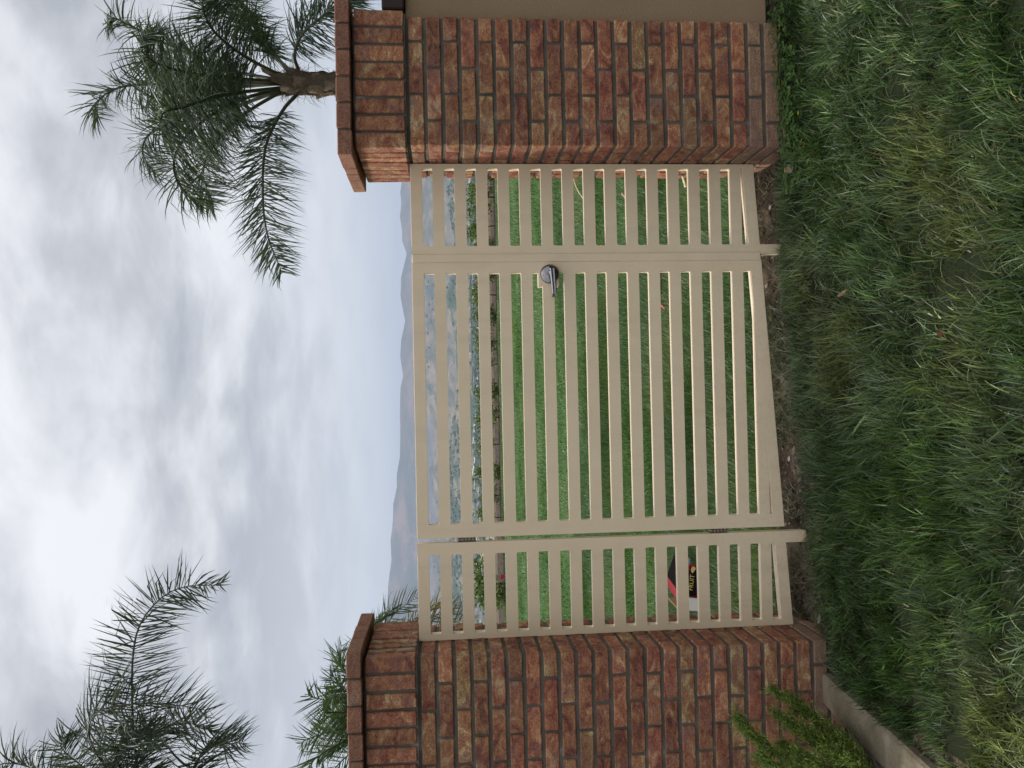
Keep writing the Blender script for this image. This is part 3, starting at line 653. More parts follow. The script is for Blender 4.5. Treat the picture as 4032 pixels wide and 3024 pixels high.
for i in range(300):
    x_, y_ = rng.uniform(-0.97, 0.97), rng.normal(3.46, 0.09); z_ = float(ground_z(x_, y_))+rng.uniform(0.001, 0.012); e = rng.normal(size=3)*np.array([1, 1, 0.35]); e /= np.linalg.norm(e); sd = np.cross(e, np.array([0, 0, 1.0])+0.5*rng.normal(size=3)); sd /= np.linalg.norm(sd); l_ = rng.uniform(0.006, 0.026); p = np.array([x_, y_, z_])
    acc.add([p-e*l_, p-sd*l_*0.35, p+e*l_, p+sd*l_*0.35+np.array([0, 0, 0.004])], [(0, 1, 2), (0, 2, 3)], np.array([0.14, 0.105, 0.07])*rng.uniform(0.3, 1.6))
tag(obj('leaf_litter', acc.mesh('leaf_litter'), None, M_GRASS), 'dry brown leaf litter on the soil under the gate', 'litter', kind='stuff')
# back lawn behind the gate, shorter
Vs, Ts, Cs, off = [], [], [], 0
for (y0, y1, n, w0, w1, h0, h1, br) in ((3.6, 6.0, 95000, 0.0024, 0.0045, 0.04, 0.095, 1.0), (6.0, 10.0, 110000, 0.004, 0.007, 0.035, 0.07, 1.15), (10.0, 21.6, 150000, 0.007, 0.014, 0.03, 0.06, 1.35)):
    y = np.sqrt(rng.uniform(y0*y0, y1*y1, n)); x = rng.uniform(-1, 1, n)*(0.42*y+0.5)
    k_ = ~((np.abs(x) > 0.97) & (y < 3.72)); y, x = y[k_], x[k_]; n = len(x)
    a_ = 2.4*fbm(x, y, 31, 3, 1.8)+rng.normal(0, 0.7, n); cols = pick_cols(x, y, 32, br)
    cols = cols*np.array([0.90, 1.06, 0.85])
    V, T, C = blades(x, y, ground_z(x, y)-0.003, rng.uniform(h0, h1, n)*(1+0.3*fbm(x, y, 33, 2, 2.0)), rng.uniform(w0, w1, n), np.cos(a_), np.sin(a_), np.clip(rng.normal(0.45, 0.3, n), 0, 1.2), cols, 3 if y0 < 6 else 2, 0.5)
    Vs.append(V); Ts.append(T+off); Cs.append(C); off += len(V)
tag(obj('back_lawn', tri_mesh('back_lawn', np.vstack(Vs), np.vstack(Ts), np.vstack(Cs)), None, M_GRASS), 'bright green mown lawn seen through the gate slats', 'grass', kind='stuff')
# clover at the foot of the pillar
acc = Acc(); n = 900
for i in range(n):
    x = 0.78+abs(rng.normal(0, 0.42)); y = 3.16-abs(rng.normal(0, 0.075))-0.02*(x < 0.95)
    if x > 2.2: continue
    z = float(ground_z(x, y))+rng.uniform(0.015, 0.06); s = rng.uniform(0.006, 0.011); a0 = rng.uniform(0, 6.28); col = np.array([0.055, 0.11, 0.03])*rng.uniform(0.7, 1.5)
    if rng.random() < 0.012: col = np.array([0.5, 0.42, 0.03])
    for k in range(3):
        q = a0+k*2.094; d = np.array([math.cos(q), math.sin(q), rng.uniform(-.2, .35)])*s; sd = np.array([-math.sin(q), math.cos(q), 0])*s*0.62; c0 = np.array([x, y, z])
        acc.add([c0, c0+d*0.7-sd, c0+d*1.4, c0+d*0.7+sd], [(0, 1, 2), (0, 2, 3)], col)
tag(obj('clover', acc.mesh('clover'), None, M_LEAF), 'low clover weeds along the foot of the brick pillar', 'weeds', kind='stuff')

# ------------------------------------------------------------------ palms
def frond(root, pts, n=150, leaf_len=0.42, leaf_w=0.02, plum=0.9, droop=0.5, wind=(0, 0, 0), petiole=0.16, col=(0.05, 0.078, 0.034), rr=0.016, ang=58, name='frond', fold=0.0, roll=0.0):
    P = curve_pts(pts, 60); seg = np.linalg.norm(np.diff(P, axis=0), axis=1); cum = np.concatenate([[0], np.cumsum(seg)]); tot = cum[-1]
    acc = Acc(); V, T = tube_arrays(P[::3], np.linspace(rr, rr*0.22, len(P[::3])), 5); acc.add(V-np.array(root.location), T, np.array([0.075, 0.075, 0.035]))
    wind = np.array(wind); up = np.array([0, 0, 1.0])
    for i in range(n):
        u = petiole+(1-petiole)*(i+rng.random())/n; s = u*tot; k = min(int(np.searchsorted(cum, s))-1, len(P)-2); k = max(k, 0)
        p = P[k]+(P[k+1]-P[k])*((s-cum[k])/max(seg[k], 1e-6)); t = (P[k+1]-P[k])/max(seg[k], 1e-6)
        side = np.cross(t, up); nn = np.linalg.norm(side); side = side/nn if nn > 0.15 else np.array([1.0, 0, 0]); nrm = np.cross(side, t); cr_, sr_ = math.cos(roll), math.sin(roll); side, nrm = cr_*side+sr_*nrm, -sr_*side+cr_*nrm
        w_ = (u-petiole)/(1-petiole); ll = leaf_len*(0.45+0.9*math.sin(math.pi*min(1, 0.12+0.80*w_))**0.8)*rng.uniform(0.75, 1.15)*(0.75 if w_ > 0.9 else 1.0)
        for sg in (-1, 1):
            tw = rng.normal(0, plum*0.55)+fold; lat = sg*side*math.cos(tw)+nrm*math.sin(tw)
            a = math.radians(ang*(1.0-0.30*w_**2)+rng.normal(0, 8)); d = math.cos(a)*t+math.sin(a)*lat
            q = p.copy(); lv = []; wv = np.cross(d, rng.normal(size=3)); wv /= np.linalg.norm(wv)
            nseg = 4; br_k = rng.integers(2, 4) if rng.random() < 0.35 else 9
            for j in range(nseg+1):
                wd = leaf_w*(0.55+0.45*min(1, j/1.2))*(1-(j/nseg)**2.2)*0.5
                if j < nseg: lv += [q-wv*wd, q+wv*wd]
                else: lv += [q]
                g = droop*(0.35+j*0.3); d = d+np.array([0, 0, -1.0])*g*0.33+wind*0.33
                if j == br_k: d = d+np.array([0, 0, -0.9])+wind*0.6
                d /= np.linalg.norm(d); q = q+d*ll/nseg
            c = np.array(col)*rng.uniform(0.65, 1.45)*(np.array([1.7, 1.45, 0.75]) if rng.random() < 0.07 else 1.0)
            tr = []
            for j in range(nseg-1): a_ = 2*j; tr += [(a_, a_+1, a_+3), (a_, a_+3, a_+2)]
            tr += [(2*nseg-2, 2*nseg-1, 2*nseg)]
            acc.add(np.array(lv)-np.array(root.location), tr, c)
    return obj(name, acc.mesh(name), root, M_PALM)
def trunk(root, base, top, r0, r1, boots=14, seed=1):
    n = 26; P = curve_pts([base, (Vector(base)+Vector(top))/2+Vector((0.03, 0.02, 0)), top], n); sides = 16; V = []; T = []
    for i in range(n):
        r = r0+(r1-r0)*i/(n-1)
        for k in range(sides):
            q = 2*math.pi*k/sides; f = 1+0.10*mnoise.noise(Vector((math.cos(q)*2+seed, math.sin(q)*2, i*0.55)))+0.05*math.sin(i*2.4)
            V.append(P[i]+np.array([math.cos(q)*r*f, math.sin(q)*r*f, 0]))
    for i in range(n-1):
        for k in range(sides): a, b = i*sides+k, i*sides+(k+1) % sides; T += [(a, b, b+sides), (a, b+sides, a+sides)]
    tr = obj('trunk', tri_mesh('trunk', np.array(V)-np.array(root.location), T, smooth=True), root, M_BARK)
    rr = random.Random(seed)
    for i in range(boots):        # old leaf bases wrapped round the top of the trunk
        q = 2.399*i; zt = P[-1][2]-0.07*i*0.9-0.02; r = r1*1.05; bm = bmesh.new(); tx_ = Vector((-math.sin(q), math.cos(q), 0)); rd = Vector((math.cos(q), math.sin(q), 0)); c0 = Vector((P[-1][0], P[-1][1], zt))
        secs = []
        for t in (0, .3, .65, 1):
            wv = (0.10-0.06*t)*rr.uniform(.8, 1.1); o_ = c0+rd*(r*0.92+0.05*t+rr.uniform(-.01, .012))+Vector((0, 0, 0.22*t))
            secs.append([bm.verts.new(o_-tx_*wv-Vector(root.location)-rd*0.02), bm.verts.new(o_+rd*0.02-Vector(root.location)), bm.verts.new(o_+tx_*wv-Vector(root.location)-rd*0.02)])
        for a_, b_ in zip(secs[:-1], secs[1:]):
            for k in range(2): bm.faces.new((a_[k], a_[k+1], b_[k+1], b_[k]))
        bmesh.ops.solidify(bm, geom=bm.faces[:], thickness=0.012)
        obj('leaf_base', bm_mesh(bm, 'leaf_base'), tr, M_BARK)
    acc = Acc()
    for i in range(260):
        q = rng.uniform(0, 6.28); zt = P[-1][2]-abs(rng.normal(0, 0.28)); p = np.array([P[-1][0]+math.cos(q)*r1*1.15, P[-1][1]+math.sin(q)*r1*1.15, zt]); d = np.array([math.cos(q)*0.8, math.sin(q)*0.8, rng.normal(0, 0.8)]); d /= np.linalg.norm(d); d2 = d+np.array([0, 0, -0.9]); l_ = rng.uniform(0.03, 0.13)
        sd = np.cross(d, rng.normal(size=3)); sd /= np.linalg.norm(sd); p0 = p-np.array(root.location); acc.add([p0-sd*0.003, p0+sd*0.003, p0+d*l_-sd*0.002, p0+d*l_+sd*0.002, p0+d*l_+d2*l_*0.6], [(0, 1, 3), (0, 3, 2), (2, 3, 4)], np.array([0.17, 0.11, 0.07])*rng.uniform(0.5, 1.5))
    tag(obj('fibre', acc.mesh('fibre'), tr, M_GRASS), kind='stuff')
    return tr
def px_path(lst): return [at(x, y, Y) for x, y, Y in lst]

# queen palm behind the pillar on the wall side
pc = at(1150, 328, 9.0); root = empty('palm_tree', (pc.x, pc.y, 0.0), 'feathery palm with fibrous trunk rising behind the wall-side brick pillar', 'palm tree')
trunk(root, (pc.x, pc.y, -0.1), (pc.x, pc.y, pc.z+0.12), 0.145, 0.098, 16, 3)
FR = [  # (photo x, photo y, distance) along each midrib
    [(1170,372,9.0),(1110,440,8.8),(1045,580,8.5),(1035,780,8.2),(1055,930,8.1),(1112,1075,8.0)],
    [(1120,345,9.0),(930,400,8.7),(770,500,8.3),(690,610,8.0),(700,720,7.9),(800,815,7.9)],
    [(1110,330,9.0),(850,325,9.1),(620,330,9.2),(470,345,9.2),(385,400,9.1),(385,470,9.0)],
    [(1110,318,9.0),(880,270,9.3),(690,190,9.5),(530,110,9.5),(450,72,9.4),(425,95,9.3)],
    [(1160,295,9.0),(1060,200,9.2),(960,100,9.3),(860,10,9.3),(790,-80,9.2)],
    [(1180,285,9.0),(1160,215,8.8),(1195,130,8.6),(1290,50,8.5),(1400,-10,8.5)],
    [(1115,350,9.0),(900,430,9.3),(740,480,9.6),(600,520,9.8),(560,600,9.8),(620,690,9.8)],
    [(1115,322,9.0),(830,300,8.6),(640,260,8.2),(560,200,8.0),(590,130,7.9)],
    [(1130,310,9.0),(960,220,8.7),(840,120,8.4),(800,20,8.2),(850,-70,8.1)],
    [(1115,345,9.0),(900,370,8.5),(730,420,8.0),(640,450,7.7),(640,540,7.5)],
    [(1120,352,9.0),(960,450,9.0),(850,560,8.9),(800,680,8.8),(840,800,8.7)],
    [(1115,328,9.0),(880,345,9.6),(700,330,10.1),(600,280,10.4),(600,200,10.6)],
    [(1150,300,9.0),(1020,130,9.5),(940,-20,9.9),(960,-180,10.2)],
]
for i, p in enumerate(FR):
    big = i < 2
    frond(root, px_path(p), n=185 if i else 230, leaf_len=0.40 if i else 0.35, leaf_w=0.0145, plum=0.8 if i else 0.7, droop=(0.62, 0.45, 0.5)[i % 3] if i else 0.10, roll=(0.5, -0.5, 0.9, 0.2)[i % 4] if i else 1.35, wind=(-0.16, 0.03, 0.0), petiole=0.24 if i else 0.15, col=(0.058, 0.086, 0.05), ang=74, rr=0.022)
# tall palm on the other side, only its fronds reach into view
pc = at(640, 3300, 9.2); root = empty('palm_tree', (pc.x, pc.y, 0.0), 'tall palm reaching in over the juniper-side pillar with one long arching frond', 'palm tree')
trunk(root, (pc.x, pc.y, -0.1), (pc.x, pc.y, pc.z+0.2), 0.19, 0.14, 14, 5)
FL = [
    [(620,3260,9.2),(545,3050,9.0),(522,2800,8.8),(524,2580,8.6),(556,2450,8.5),(640,2350,8.4),(740,2308,8.4),(865,2304,8.4)],
    [(600,3270,9.2),(440,3060,8.9),(350,2900,8.7),(390,2800,8.5),(560,2770,8.4),(720,2780,8.4),(830,2800,8.4)],
    [(620,3280,9.2),(540,3080,9.2),(560,2930,9.2),(660,2860,9.2),(760,2850,9.2),(850,2885,9.2)],
    [(700,3270,9.2),(740,3090,9.0),(780,2990,8.9),(850,2935,8.8),(960,2925,8.8)],
    [(600,3290,9.2),(330,3150,9.1),(160,3040,9.0),(40,3005,9.0),(-60,3030,9.0)],
    [(600,3280,9.2),(430,3100,9.5),(300,3000,9.7),(240,2940,9.8),(260,2890,9.8)],
    [(640,3280,9.2),(480,3040,8.8),(460,2960,8.6),(520,2900,8.5),(640,2900,8.4)],
    [(640,3320,9.2),(560,3500,9.4),(600,3700,9.6),(760,3850,9.8)],
    [(620,3310,9.2),(380,3400,9.0),(250,3520,8.9),(260,3650,8.8)],
]
for i, p in enumerate(FL):
    frond(root, px_path(p), n=200 if i == 0 else 140, leaf_len=0.36 if i == 0 else 0.40, leaf_w=0.0165, plum=0.5 if i == 0 else 0.8, roll=1.35 if i == 0 else (0.7, -0.6, 1.0)[i % 3], droop=0.03 if i == 0 else 0.4, wind=(0.02, 0, 0.0) if i == 0 else (0.25, 0, -0.1), petiole=0.10, col=(0.055, 0.078, 0.048), ang=80)
# low date palm just behind the pillar
pc = at(1660, 2800, 5.6); root = empty('palm_tree', (pc.x, pc.y, 0.0), 'low bushy palm with fine leaves showing above and beside the juniper-side pillar', 'palm tree')
trunk(root, (pc.x, pc.y, -0.1), (pc.x, pc.y, pc.z), 0.10, 0.08, 8, 8)
TIPS = [(1212,2728,5.4),(1185,2935,5.3),(1215,3040,5.2),(1240,2860,5.7),(1300,2655,5.6),(1345,2590,5.5),(1345,2545,6.0),(1490,2440,5.6),(1545,2400,5.3),(1640,2350,5.3),(1720,2385,5.2),(1290,2760,6.1),(1265,2960,6.2),
        (1790,2378,5.4),(1350,2680,5.1),(1280,2800,5.0),(1300,3100,5.6),(1400,3200,5.8),(1600,3250,5.5),(1270,3010,5.5),(1700,3200,6.0),(1850,2420,5.3),(1340,2900,5.9),(1320,2850,5.3)]
for i, tp in enumerate(TIPS):
    t_ = at(*tp); c0 = pc; dvec = t_-c0; up_ = 0.18 if tp[0] < 1450 else 0.26
    mid_ = c0+dvec*0.5+Vector((0, 0, up_*dvec.length)); q3 = c0+dvec*0.82+Vector((0, 0, up_*0.75*dvec.length))
    yl = i in (10, 13, 21)
    frond(root, [c0, mid_, q3, t_], roll=(0.8, -0.6, 1.1, 0.3)[i % 4], n=58, leaf_len=0.17, leaf_w=0.009, plum=0.35, droop=0.22, wind=(0.08, 0, 0), petiole=0.2, rr=0.007, ang=52, col=(0.15, 0.13, 0.035) if yl else (0.06, 0.10, 0.038))

# ------------------------------------------------------------------ juniper in the bed
jc = Vector((-1.55, 2.72, -0.17)); jun = empty('juniper_bush', jc, 'bright green juniper with feathery upswept branches in the planting bed', 'bush')
JT = [((3045,2716,3.10),(3180,2800,3.0)),((2905,2826,2.95),(3010,2930,2.85)),((3060,2812,2.95),(3200,2900,2.85)),((3135,2786,3.02),(3290,2890,2.9)),((3258,2876,2.90),(3360,2960,2.8)),
      ((3150,2985,2.75),(3270,3040,2.7)),((3262,2965,2.72),(3370,3015,2.66)),((2990,2975,2.85),(3110,3050,2.75)),((3180,2880,3.06),(3310,2960,2.95)),((3300,2900,2.98),(3370,2960,2.9)),((3120,2850,2.98),(3240,2940,2.88)),((3230,2930,2.85),(3340,2990,2.78)),((3080,2930,2.9),(3200,3000,2.8))]
JG = np.array([[0.11, 0.17, 0.03], [0.155, 0.215, 0.038], [0.075, 0.125, 0.03], [0.19, 0.24, 0.05]])
for bi, (tp, md) in enumerate(JT):
    t_, m_ = at(*tp), at(*md); P = curve_pts([jc+Vector((0.02*bi-0.1, 0.03*(bi % 3), 0.02)), jc.lerp(m_, 0.6)+Vector((0, 0, 0.02)), m_, t_], 40); acc = Acc()
    V, T = tube_arrays(P[::3], np.linspace(0.008, 0.0015, len(P[::3])), 5); acc.add(V-np.array(jc), T, np.array([0.10, 0.065, 0.04]))
    for s in range(520):          # short side sprays
        u = 0.22+0.78*rng.random()**0.7; p = P[min(int(u*39), 38)]; tg = P[min(int(u*39)+1, 39)]-P[max(int(u*39)-1, 0)]; tg /= np.linalg.norm(tg)+1e-9
        rd = rng.normal(size=3); rd -= tg*(rd@tg); rd /= np.linalg.norm(rd)+1e-9; d = 0.95*tg+0.62*rd+np.array([0, 0, 0.15]); d /= np.linalg.norm(d)
        ln = min(0.014+rng.exponential(0.028), 0.11)*(1.75-1.1*u); cc = JG[rng.integers(0, 4)]*rng.uniform(0.7, 1.4)
        q = p+d*ln*np.arange(11)[:, None]/11+rng.normal(0, 0.0022, (11, 3))-np.array(jc); e = d+0.9*rng.normal(size=(11, 3)); e /= np.linalg.norm(e, axis=1)[:, None]
        sd = np.cross(e, rng.normal(size=(11, 3))); sd /= np.linalg.norm(sd, axis=1)[:, None]; l_ = rng.uniform(0.008, 0.017, (11, 1))
        acc.add(np.stack([q-sd*0.002, q+sd*0.002, q+e*l_], 1).reshape(-1, 3), np.arange(33).reshape(11, 3), np.repeat(cc*rng.uniform(0.8, 1.25, (11, 1)), 3, axis=0))
    obj('branch', acc.mesh('branch'), jun, M_LEAF)

# ------------------------------------------------------------------ shrubs along the far edge of the lawn
def shrub_mesh(seed, nleaf=900, leaf=0.065, cols=((0.05, 0.085, 0.022), (0.10, 0.15, 0.03), (0.16, 0.21, 0.04))):
    r = np.random.default_rng(seed); acc = Acc(); cl_ = r.normal(size=(16, 3)); cl_ /= np.linalg.norm(cl_, axis=1)[:, None]; cl_ = cl_*r.uniform(0.35, 0.85, (16, 1)); cols = np.array(cols)
    for i in range(nleaf):
        c = cl_[r.integers(0, 16)]; p = c+r.normal(0, 0.17, 3); p = p*np.array([0.44, 0.36, 0.44])+np.array([0, 0, 0.36]); p[2] = abs(p[2])+0.01
        if r.random() < 0.05: p[2] += r.uniform(0.05, 0.16)
        e = r.normal(size=3); e[2] += 0.6; e /= np.linalg.norm(e); sd = np.cross(e, r.normal(size=3)); sd /= np.linalg.norm(sd); l_ = leaf*r.uniform(0.6, 1.3)
        acc.add([p, p+e*l_*0.5-sd*l_*0.3, p+e*l_, p+e*l_*0.5+sd*l_*0.3], [(0, 1, 2), (0, 2, 3)], cols[r.integers(0, 3)]*r.uniform(0.7, 1.35))
    return acc.mesh('foliage')
SHRUBS = [shrub_mesh(s) for s in (101, 102, 103)]
stem_me = tube_mesh('stem', [(0, 0, -0.05), (0.01, 0, 0.15), (0.0, 0.02, 0.34)], [0.018, 0.014, 0.006], 6)
SPX = [2039, 1950, 1858, 1749, 1643, 1541, 1434, 1344, 1250, 1162, 1085, 965, 889, 776, 690]
ORD = ['first', 'second', 'third', 'fourth', 'fifth', 'sixth', 'seventh', 'eighth', 'ninth', 'tenth', 'eleventh', 'twelfth', 'thirteenth', 'fourteenth', 'fifteenth']
for i, yp in enumerate(SPX):
    Yd = 22.3; p = at(1950, yp, Yd); s = (1.0, 0.92, 1.08, 0.95, 1.1, 1.0, 0.85, 1.05, 1.0, 1.12, 0.9, 0.95, 1.2, 1.3, 0.8)[i]
    zg = float(ground_z(p.x, p.y)); o = empty('shrub', (p.x, p.y, zg), 'small leafy shrub in far row, %s counting from the pink-flowered bush' % ORD[i], 'shrub', 'row of small shrubs at the far edge of the lawn', rz=i*1.3)
    o.scale = (s*0.98, s*0.98, s*0.86); obj('foliage', SHRUBS[i % 3], o, M_LEAF); obj('stem', stem_me, o, M_WOODY)
pb = at(1985, 2300, 21.3); fb = empty('flowering_bush', (pb.x, pb.y, float(ground_z(pb.x, pb.y))), 'larger leafy bush with a pink flower at the far lawn edge', 'bush')
me = shrub_mesh(140, 1500, 0.06); o = obj('foliage', me, fb, M_LEAF); o.scale = (2.0, 1.5, 1.25)
o = obj('stem', stem_me, fb, M_WOODY); o.scale = (1.5, 1.5, 1.3)
acc = Acc()
for k in range(26):
    e = rng.normal(size=3); e /= np.linalg.norm(e); sd = np.cross(e, rng.normal(size=3)); sd /= np.linalg.norm(sd); acc.add([e*0.01, e*0.05-sd*0.035, e*0.085, e*0.05+sd*0.035], [(0, 1, 2), (0, 2, 3)], np.array([0.75, 0.06, 0.22]))
pf = at(1985, 2272, 20.9); obj('flower', acc.mesh('flower'), fb, M_LEAF, Vector((pf.x-pb.x, pf.y-pb.y, 0.10)))
# low pale edging at the back of the shrub bed
bm = bmesh.new(); ez = float(ground_z(0, 24.2)); add_box(bm, -8.5, 9.5, 24.1, 24.3, ez-0.2, ez+0.10); bmesh.ops.bevel(bm, geom=bm.edges[:], offset=0.01, segments=1, affect='EDGES')
tag(obj('garden_edging', bm_mesh(bm, 'garden_edging'), None, plain('pale_block', (0.50, 0.41, 0.31), 0.9, 0.1, 0.15, 4)), 'low pale block edging behind the row of shrubs', 'edging')

# ------------------------------------------------------------------ litter behind the gate
M_RED = plain('print_red', (0.30, 0.012, 0.018), 0.45, 0.4, 0.1, 20); M_BLACK = plain('print_black', (0.010, 0.008, 0.008), 0.85, 0.1, 0.1, 20); M_CARD = plain('kraft_card', (0.42, 0.26, 0.14), 0.9, 0.1, 0.1, 30)
M_WHITE = plain('label_white', (0.72, 0.72, 0.72), 0.6, 0.3, 0.03, 20); M_GOLD = plain('print_yellow', (0.62, 0.50, 0.16), 0.5, 0.3, 0.1, 20); M_INK = plain('print_grey', (0.12, 0.12, 0.16), 0.6, 0.2, 0.05, 20); M_PINK = plain('print_pink', (0.55, 0.20, 0.20), 0.6, 0.2, 0.05, 20)
cb = on_ground(2772, 2330, -0.03); carton = empty('carton', (cb.x, cb.y, float(ground_z(cb.x, cb.y))+0.02), 'torn red and black printed carton lying on the lawn behind the slats', 'carton', rz=math.radians(-6))
def slab(name, parent, quad, th, mat):
    bm = bmesh.new(); n_ = (Vector(quad[1])-Vector(quad[0])).cross(Vector(quad[2])-Vector(quad[0])).normalized()*th
    a_ = [bm.verts.new(q) for q in quad]; b_ = [bm.verts.new(Vector(q)-n_) for q in quad]; bm.faces.new(a_); bm.faces.new(b_[::-1])
    for k in range(4): bm.faces.new((a_[k], b_[k], b_[(k+1) % 4], a_[(k+1) % 4]))
    return obj(name, bm_mesh(bm, name), parent, mat)
CW, CH = 0.24, 0.17
fr = slab('front_side', carton, [(-0.12, 0, 0), (0.15, 0.01, 0), (0.15, 0.05, CH*0.62), (-0.12, 0.045, CH)], 0.004, M_RED)
slab('black_band', fr, [(-0.03, 0.0195, 0.07), (0.14, 0.0255, 0.062), (0.14, 0.047, 0.098), (-0.03, 0.0395, 0.150)], 0.001, M_BLACK).location = (0, -0.004, 0)
slab('white_label', fr, [(-0.118, 0.004, 0.02), (-0.045, 0.006, 0.02), (-0.04, 0.036, 0.125), (-0.118, 0.035, 0.125)], 0.001, M_WHITE).location = (0, -0.005, 0)
slab('open_flap', carton, [(-0.02, 0.05, CH*0.93), (0.16, 0.055, CH*0.66), (0.20, 0.16, CH*0.92), (0.05, 0.17, CH*1.2)], 0.004, M_BLACK)
slab('red_edge', carton, [(-0.075, 0.05, CH*1.01), (-0.02, 0.052, CH*0.95), (0.045, 0.175, CH*1.2), (0.01, 0.17, CH*1.27)], 0.004, M_RED)
slab('inner_side', carton, [(-0.12, 0.05, 0.02), (-0.12, 0.20, 0.02), (-0.10, 0.21, CH*1.1), (-0.115, 0.055, CH)], 0.004, M_CARD)
slab('base', carton, [(-0.12, 0.0, 0.0), (0.15, 0.01, 0.0), (0.15, 0.2, 0.0), (-0.12, 0.2, 0.0)], -0.004, M_CARD)
def words(text, size, mat, parent, loc, rot, name):
    cu = bpy.data.curves.new(name, 'FONT'); cu.body = text; cu.size = size; cu.extrude = 0.0004; tmp = bpy.data.objects.new(name, cu); COL.objects.link(tmp)
    dg = bpy.context.evaluated_depsgraph_get(); me = bpy.data.meshes.new_from_object(tmp.evaluated_get(dg)); bpy.data.objects.remove(tmp)
    me.materials.clear(); return obj(name, me, parent, mat, loc, rot)
tilt = math.radians(90-17)
words('FRUIT', 0.036, M_GOLD, fr, (0.0, 0.022, 0.092), (tilt, math.radians(7), 0.03), 'lettering')
words('TROPICAL', 0.02, M_PINK, fr, (0.0, 0.008, 0.045), (tilt, math.radians(3), 0.03), 'lettering')
words('FRUITIES', 0.016, M_PINK, fr, (-0.115, 0.024, 0.098), (tilt, 0, 0.02), 'lettering')
words('MIXED SNACKS', 0.009, M_INK, fr, (-0.115, 0.017, 0.072), (tilt, 0, 0.02), 'lettering')
bm = bmesh.new(); bmesh.ops.create_circle(bm, cap_ends=True, radius=0.016, segments=24)
em = obj('emblem', bm_mesh(bm, 'emblem'), fr, M_GOLD, (0.122, 0.030, 0.085), (tilt, 0, 0.03)); em.scale = (1.3, 0.9, 1)
gb = on_ground(2690, 2228, 0.0); stone('crumpled_wrapper', (gb.x, gb.y, float(ground_z(gb.x, gb.y))+0.05), (0.05, 0.04, 0.045), 9.0, plain('foil_grey', (0.42, 0.50, 0.50), 0.4, 0.4, 0.15, 30), 'pale grey crumpled wrapper beside the red carton', 'litter')

def stick(name, pts, r, mat, label, cat='stick'):
    P = curve_pts(pts, 14); c = Vector(P[0]); me = tube_mesh(name, P-P[0], np.linspace(r, r*0.6, 14)*(1+0.12*np.sin(np.arange(14)*1.9)), 7); return tag(obj(name, me, None, mat, c), label, cat)
def gp(x, y, h=0.03): p = on_ground(x, y, 0.0); return Vector((p.x, p.y, float(ground_z(p.x, p.y))+h))
M_STICK = plain('stick_wood', (0.36, 0.25, 0.17), 0.9, 0.1, 0.3, 60, 0.3); M_CANE = plain('cane', (0.62, 0.50, 0.30), 0.7, 0.2, 0.2, 40)
stick('stick', [gp(2508, 762, 0.05), gp(2535, 792, 0.055), gp(2560, 826, 0.05)], 0.011, M_STICK, 'brown straight stick in the grass behind the latch-side panel')
stick('twig', [gp(2310, 690, 0.06), gp(2330, 745, 0.06), gp(2365, 800, 0.05)], 0.008, M_CANE, 'pale bent twig lying far back behind the latch-side panel', 'stick')
stick('twig', [gp(2352, 855, 0.05), gp(2385, 872, 0.05)], 0.010, M_STICK, 'short brown twig behind the latch-side panel', 'stick')
stick('cane', [gp(2760, 735, 0.03), gp(2764, 700, 0.05), gp(2778, 660, 0.09)], 0.011, M_CANE, 'pale cane leaning by the foot of the wall-side pillar', 'cane')
M_TOOL = plain('tool_red', (0.50, 0.13, 0.12), 0.5, 0.4, 0.2, 30)
stick('red_pipe', [gp(2537, 1060, 0.05), gp(2540, 1100, 0.05), gp(2538, 1132, 0.04)], 0.013, plain('pipe_red', (0.35, 0.10, 0.07), 0.6, 0.3, 0.2, 30), 'reddish pipe end on the lawn behind the latch side of the gate', 'pipe')
hose = stick('hose', [gp(2634, 1062, 0.04), gp(2632, 1110, 0.04), gp(2630, 1150, 0.045), gp(2634, 1190, 0.05), gp(2644, 1215, 0.03)], 0.014, M_TOOL, 'red hose end with silver fitting in the grass behind the gate', 'hose')
hp = gp(2630, 1134, 0.045); V, T = tube_arrays([(0, 0, 0), (-0.035, -0.02, 0.0)], [0.019, 0.017], 10); obj('fitting', tri_mesh('fitting', V, T), hose, M_METAL, hp-Vector(hose.location))
def flat_leaf(name, c, ln, wd, mat, label, rot, curl=0.2, cat='leaf'):
    bm = bmesh.new(); N = 8; L_, R_ = [], []
    for i in range(N+1):
        t = i/N; w_ = wd*math.sin(math.pi*min(1, t*0.96+0.02))**0.8*0.5; zc_ = curl*ln*(t-0.5)**2*2
        L_.append(bm.verts.new((t*ln-ln/2, -w_, zc_+w_*0.35))); R_.append(bm.verts.new((t*ln-ln/2, w_, zc_+w_*0.35)))
    M_ = [bm.verts.new((i/N*ln-ln/2, 0, curl*ln*(i/N-0.5)**2*2)) for i in range(N+1)]
    for i in range(N): bm.faces.new((L_[i], L_[i+1], M_[i+1], M_[i])); bm.faces.new((M_[i], M_[i+1], R_[i+1], R_[i]))
    bmesh.ops.solidify(bm, geom=bm.faces[:], thickness=0.0006)
    return tag(obj(name, bm_mesh(bm, name, True), None, mat, c, rot), label, cat)
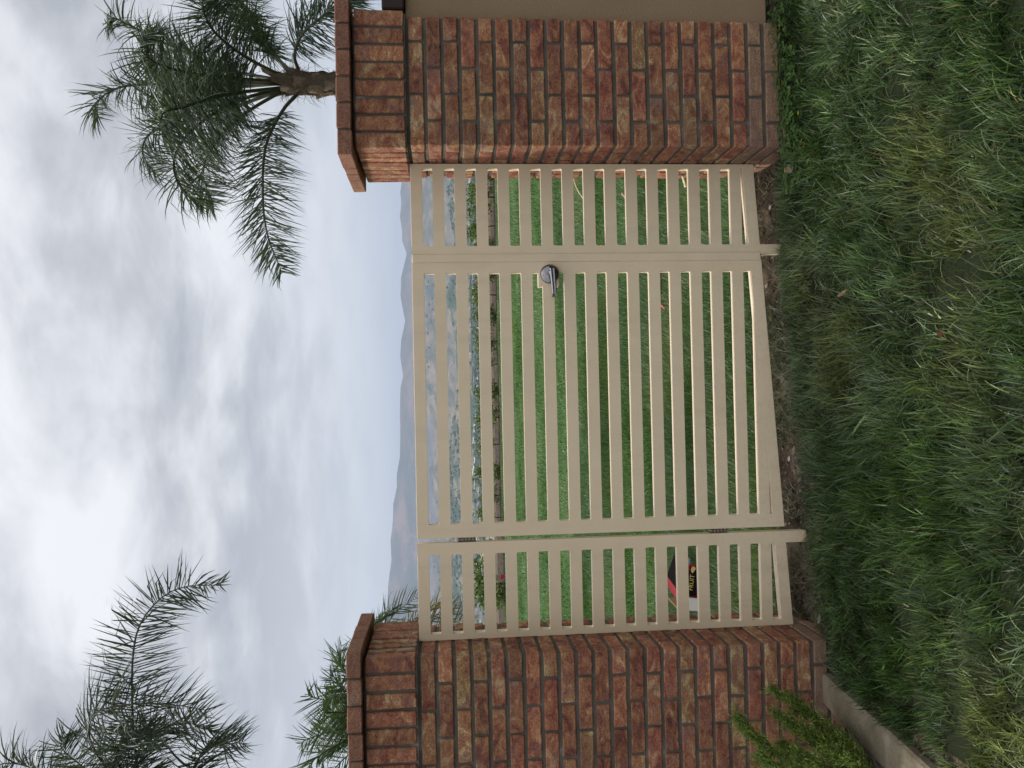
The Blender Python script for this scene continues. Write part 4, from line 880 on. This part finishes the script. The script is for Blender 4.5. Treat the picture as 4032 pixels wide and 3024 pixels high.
M_DRY = plain('dry_leaf', (0.42, 0.28, 0.17), 0.8, 0.2, 0.25, 50); M_DRY2 = plain('dry_leaf_red', (0.16, 0.07, 0.045), 0.8, 0.2, 0.25, 50); M_DRY3 = plain('dry_leaf_grey', (0.34, 0.26, 0.21), 0.85, 0.2, 0.25, 50); M_PALE = plain('pale_chip', (0.36, 0.33, 0.27), 0.85, 0.2, 0.2, 50)
def fl(x, y, h=0.07): p = on_ground(x, y, h); return Vector((p.x, p.y, float(ground_z(p.x, p.y))+h))
flat_leaf('dry_leaf', fl(3352, 1157, 0.055), 0.05, 0.024, M_DRY, 'tan dry leaf lying on the front lawn below the gate', (0.5, -0.3, 1.9))
flat_leaf('dry_leaf', fl(3728, 1315, 0.055), 0.026, 0.017, M_DRY2, 'small reddish dry leaf deep in the front lawn', (0.4, 0.2, 0.4))
flat_leaf('dry_leaf', fl(3166, 668, 0.05), 0.06, 0.035, M_DRY3, 'greyish brown dry leaf in grass near the wall-side pillar', (0.6, 0.1, 0.8))
flat_leaf('dry_leaf', fl(3175, 2440, 0.012), 0.042, 0.015, M_PALE, 'whitish dry leaf on the soil near the juniper-side pillar', (0.5, 0.3, 0.3))
flat_leaf('green_leaf', fl(3432, 2630, 0.05), 0.04, 0.014, plain('fresh_leaf', (0.22, 0.34, 0.08), 0.5, 0.3, 0.15, 40), 'fresh yellow-green leaf on the lawn near the kerb', (0.4, 0.2, 2.2))
flat_leaf('paper_scrap', gp(2628, 1300, 0.05), 0.09, 0.035, M_WHITE, 'small white paper scrap on the lawn behind the gate', (0.5, 0.2, 0.2), cat='scrap')

# ------------------------------------------------------------------ haze: the moist air over the valley
bm = bmesh.new(); add_box(bm, -14000, 14000, -1200, 13000, -95, 640)
hz_o = obj('haze', bm_mesh(bm, 'haze')); hm = bpy.data.materials.new('haze_air'); hm.use_nodes = True; hm.cycles.homogeneous_volume = True; hn = NT(hm.node_tree)
pv = hn.n('ShaderNodeVolumePrincipled'); pv.inputs['Color'].default_value = (0.67, 0.79, 1.0, 1); pv.inputs['Density'].default_value = 0.000135; pv.inputs['Density Attribute'].default_value = ''; pv.inputs['Anisotropy'].default_value = 0.0
ho = hn.n('ShaderNodeOutputMaterial'); hn.l(pv.outputs[0], ho.inputs['Volume']); hz_o.data.materials.append(hm); tag(hz_o, 'pale blue haze over the distant valley', 'haze', kind='stuff')
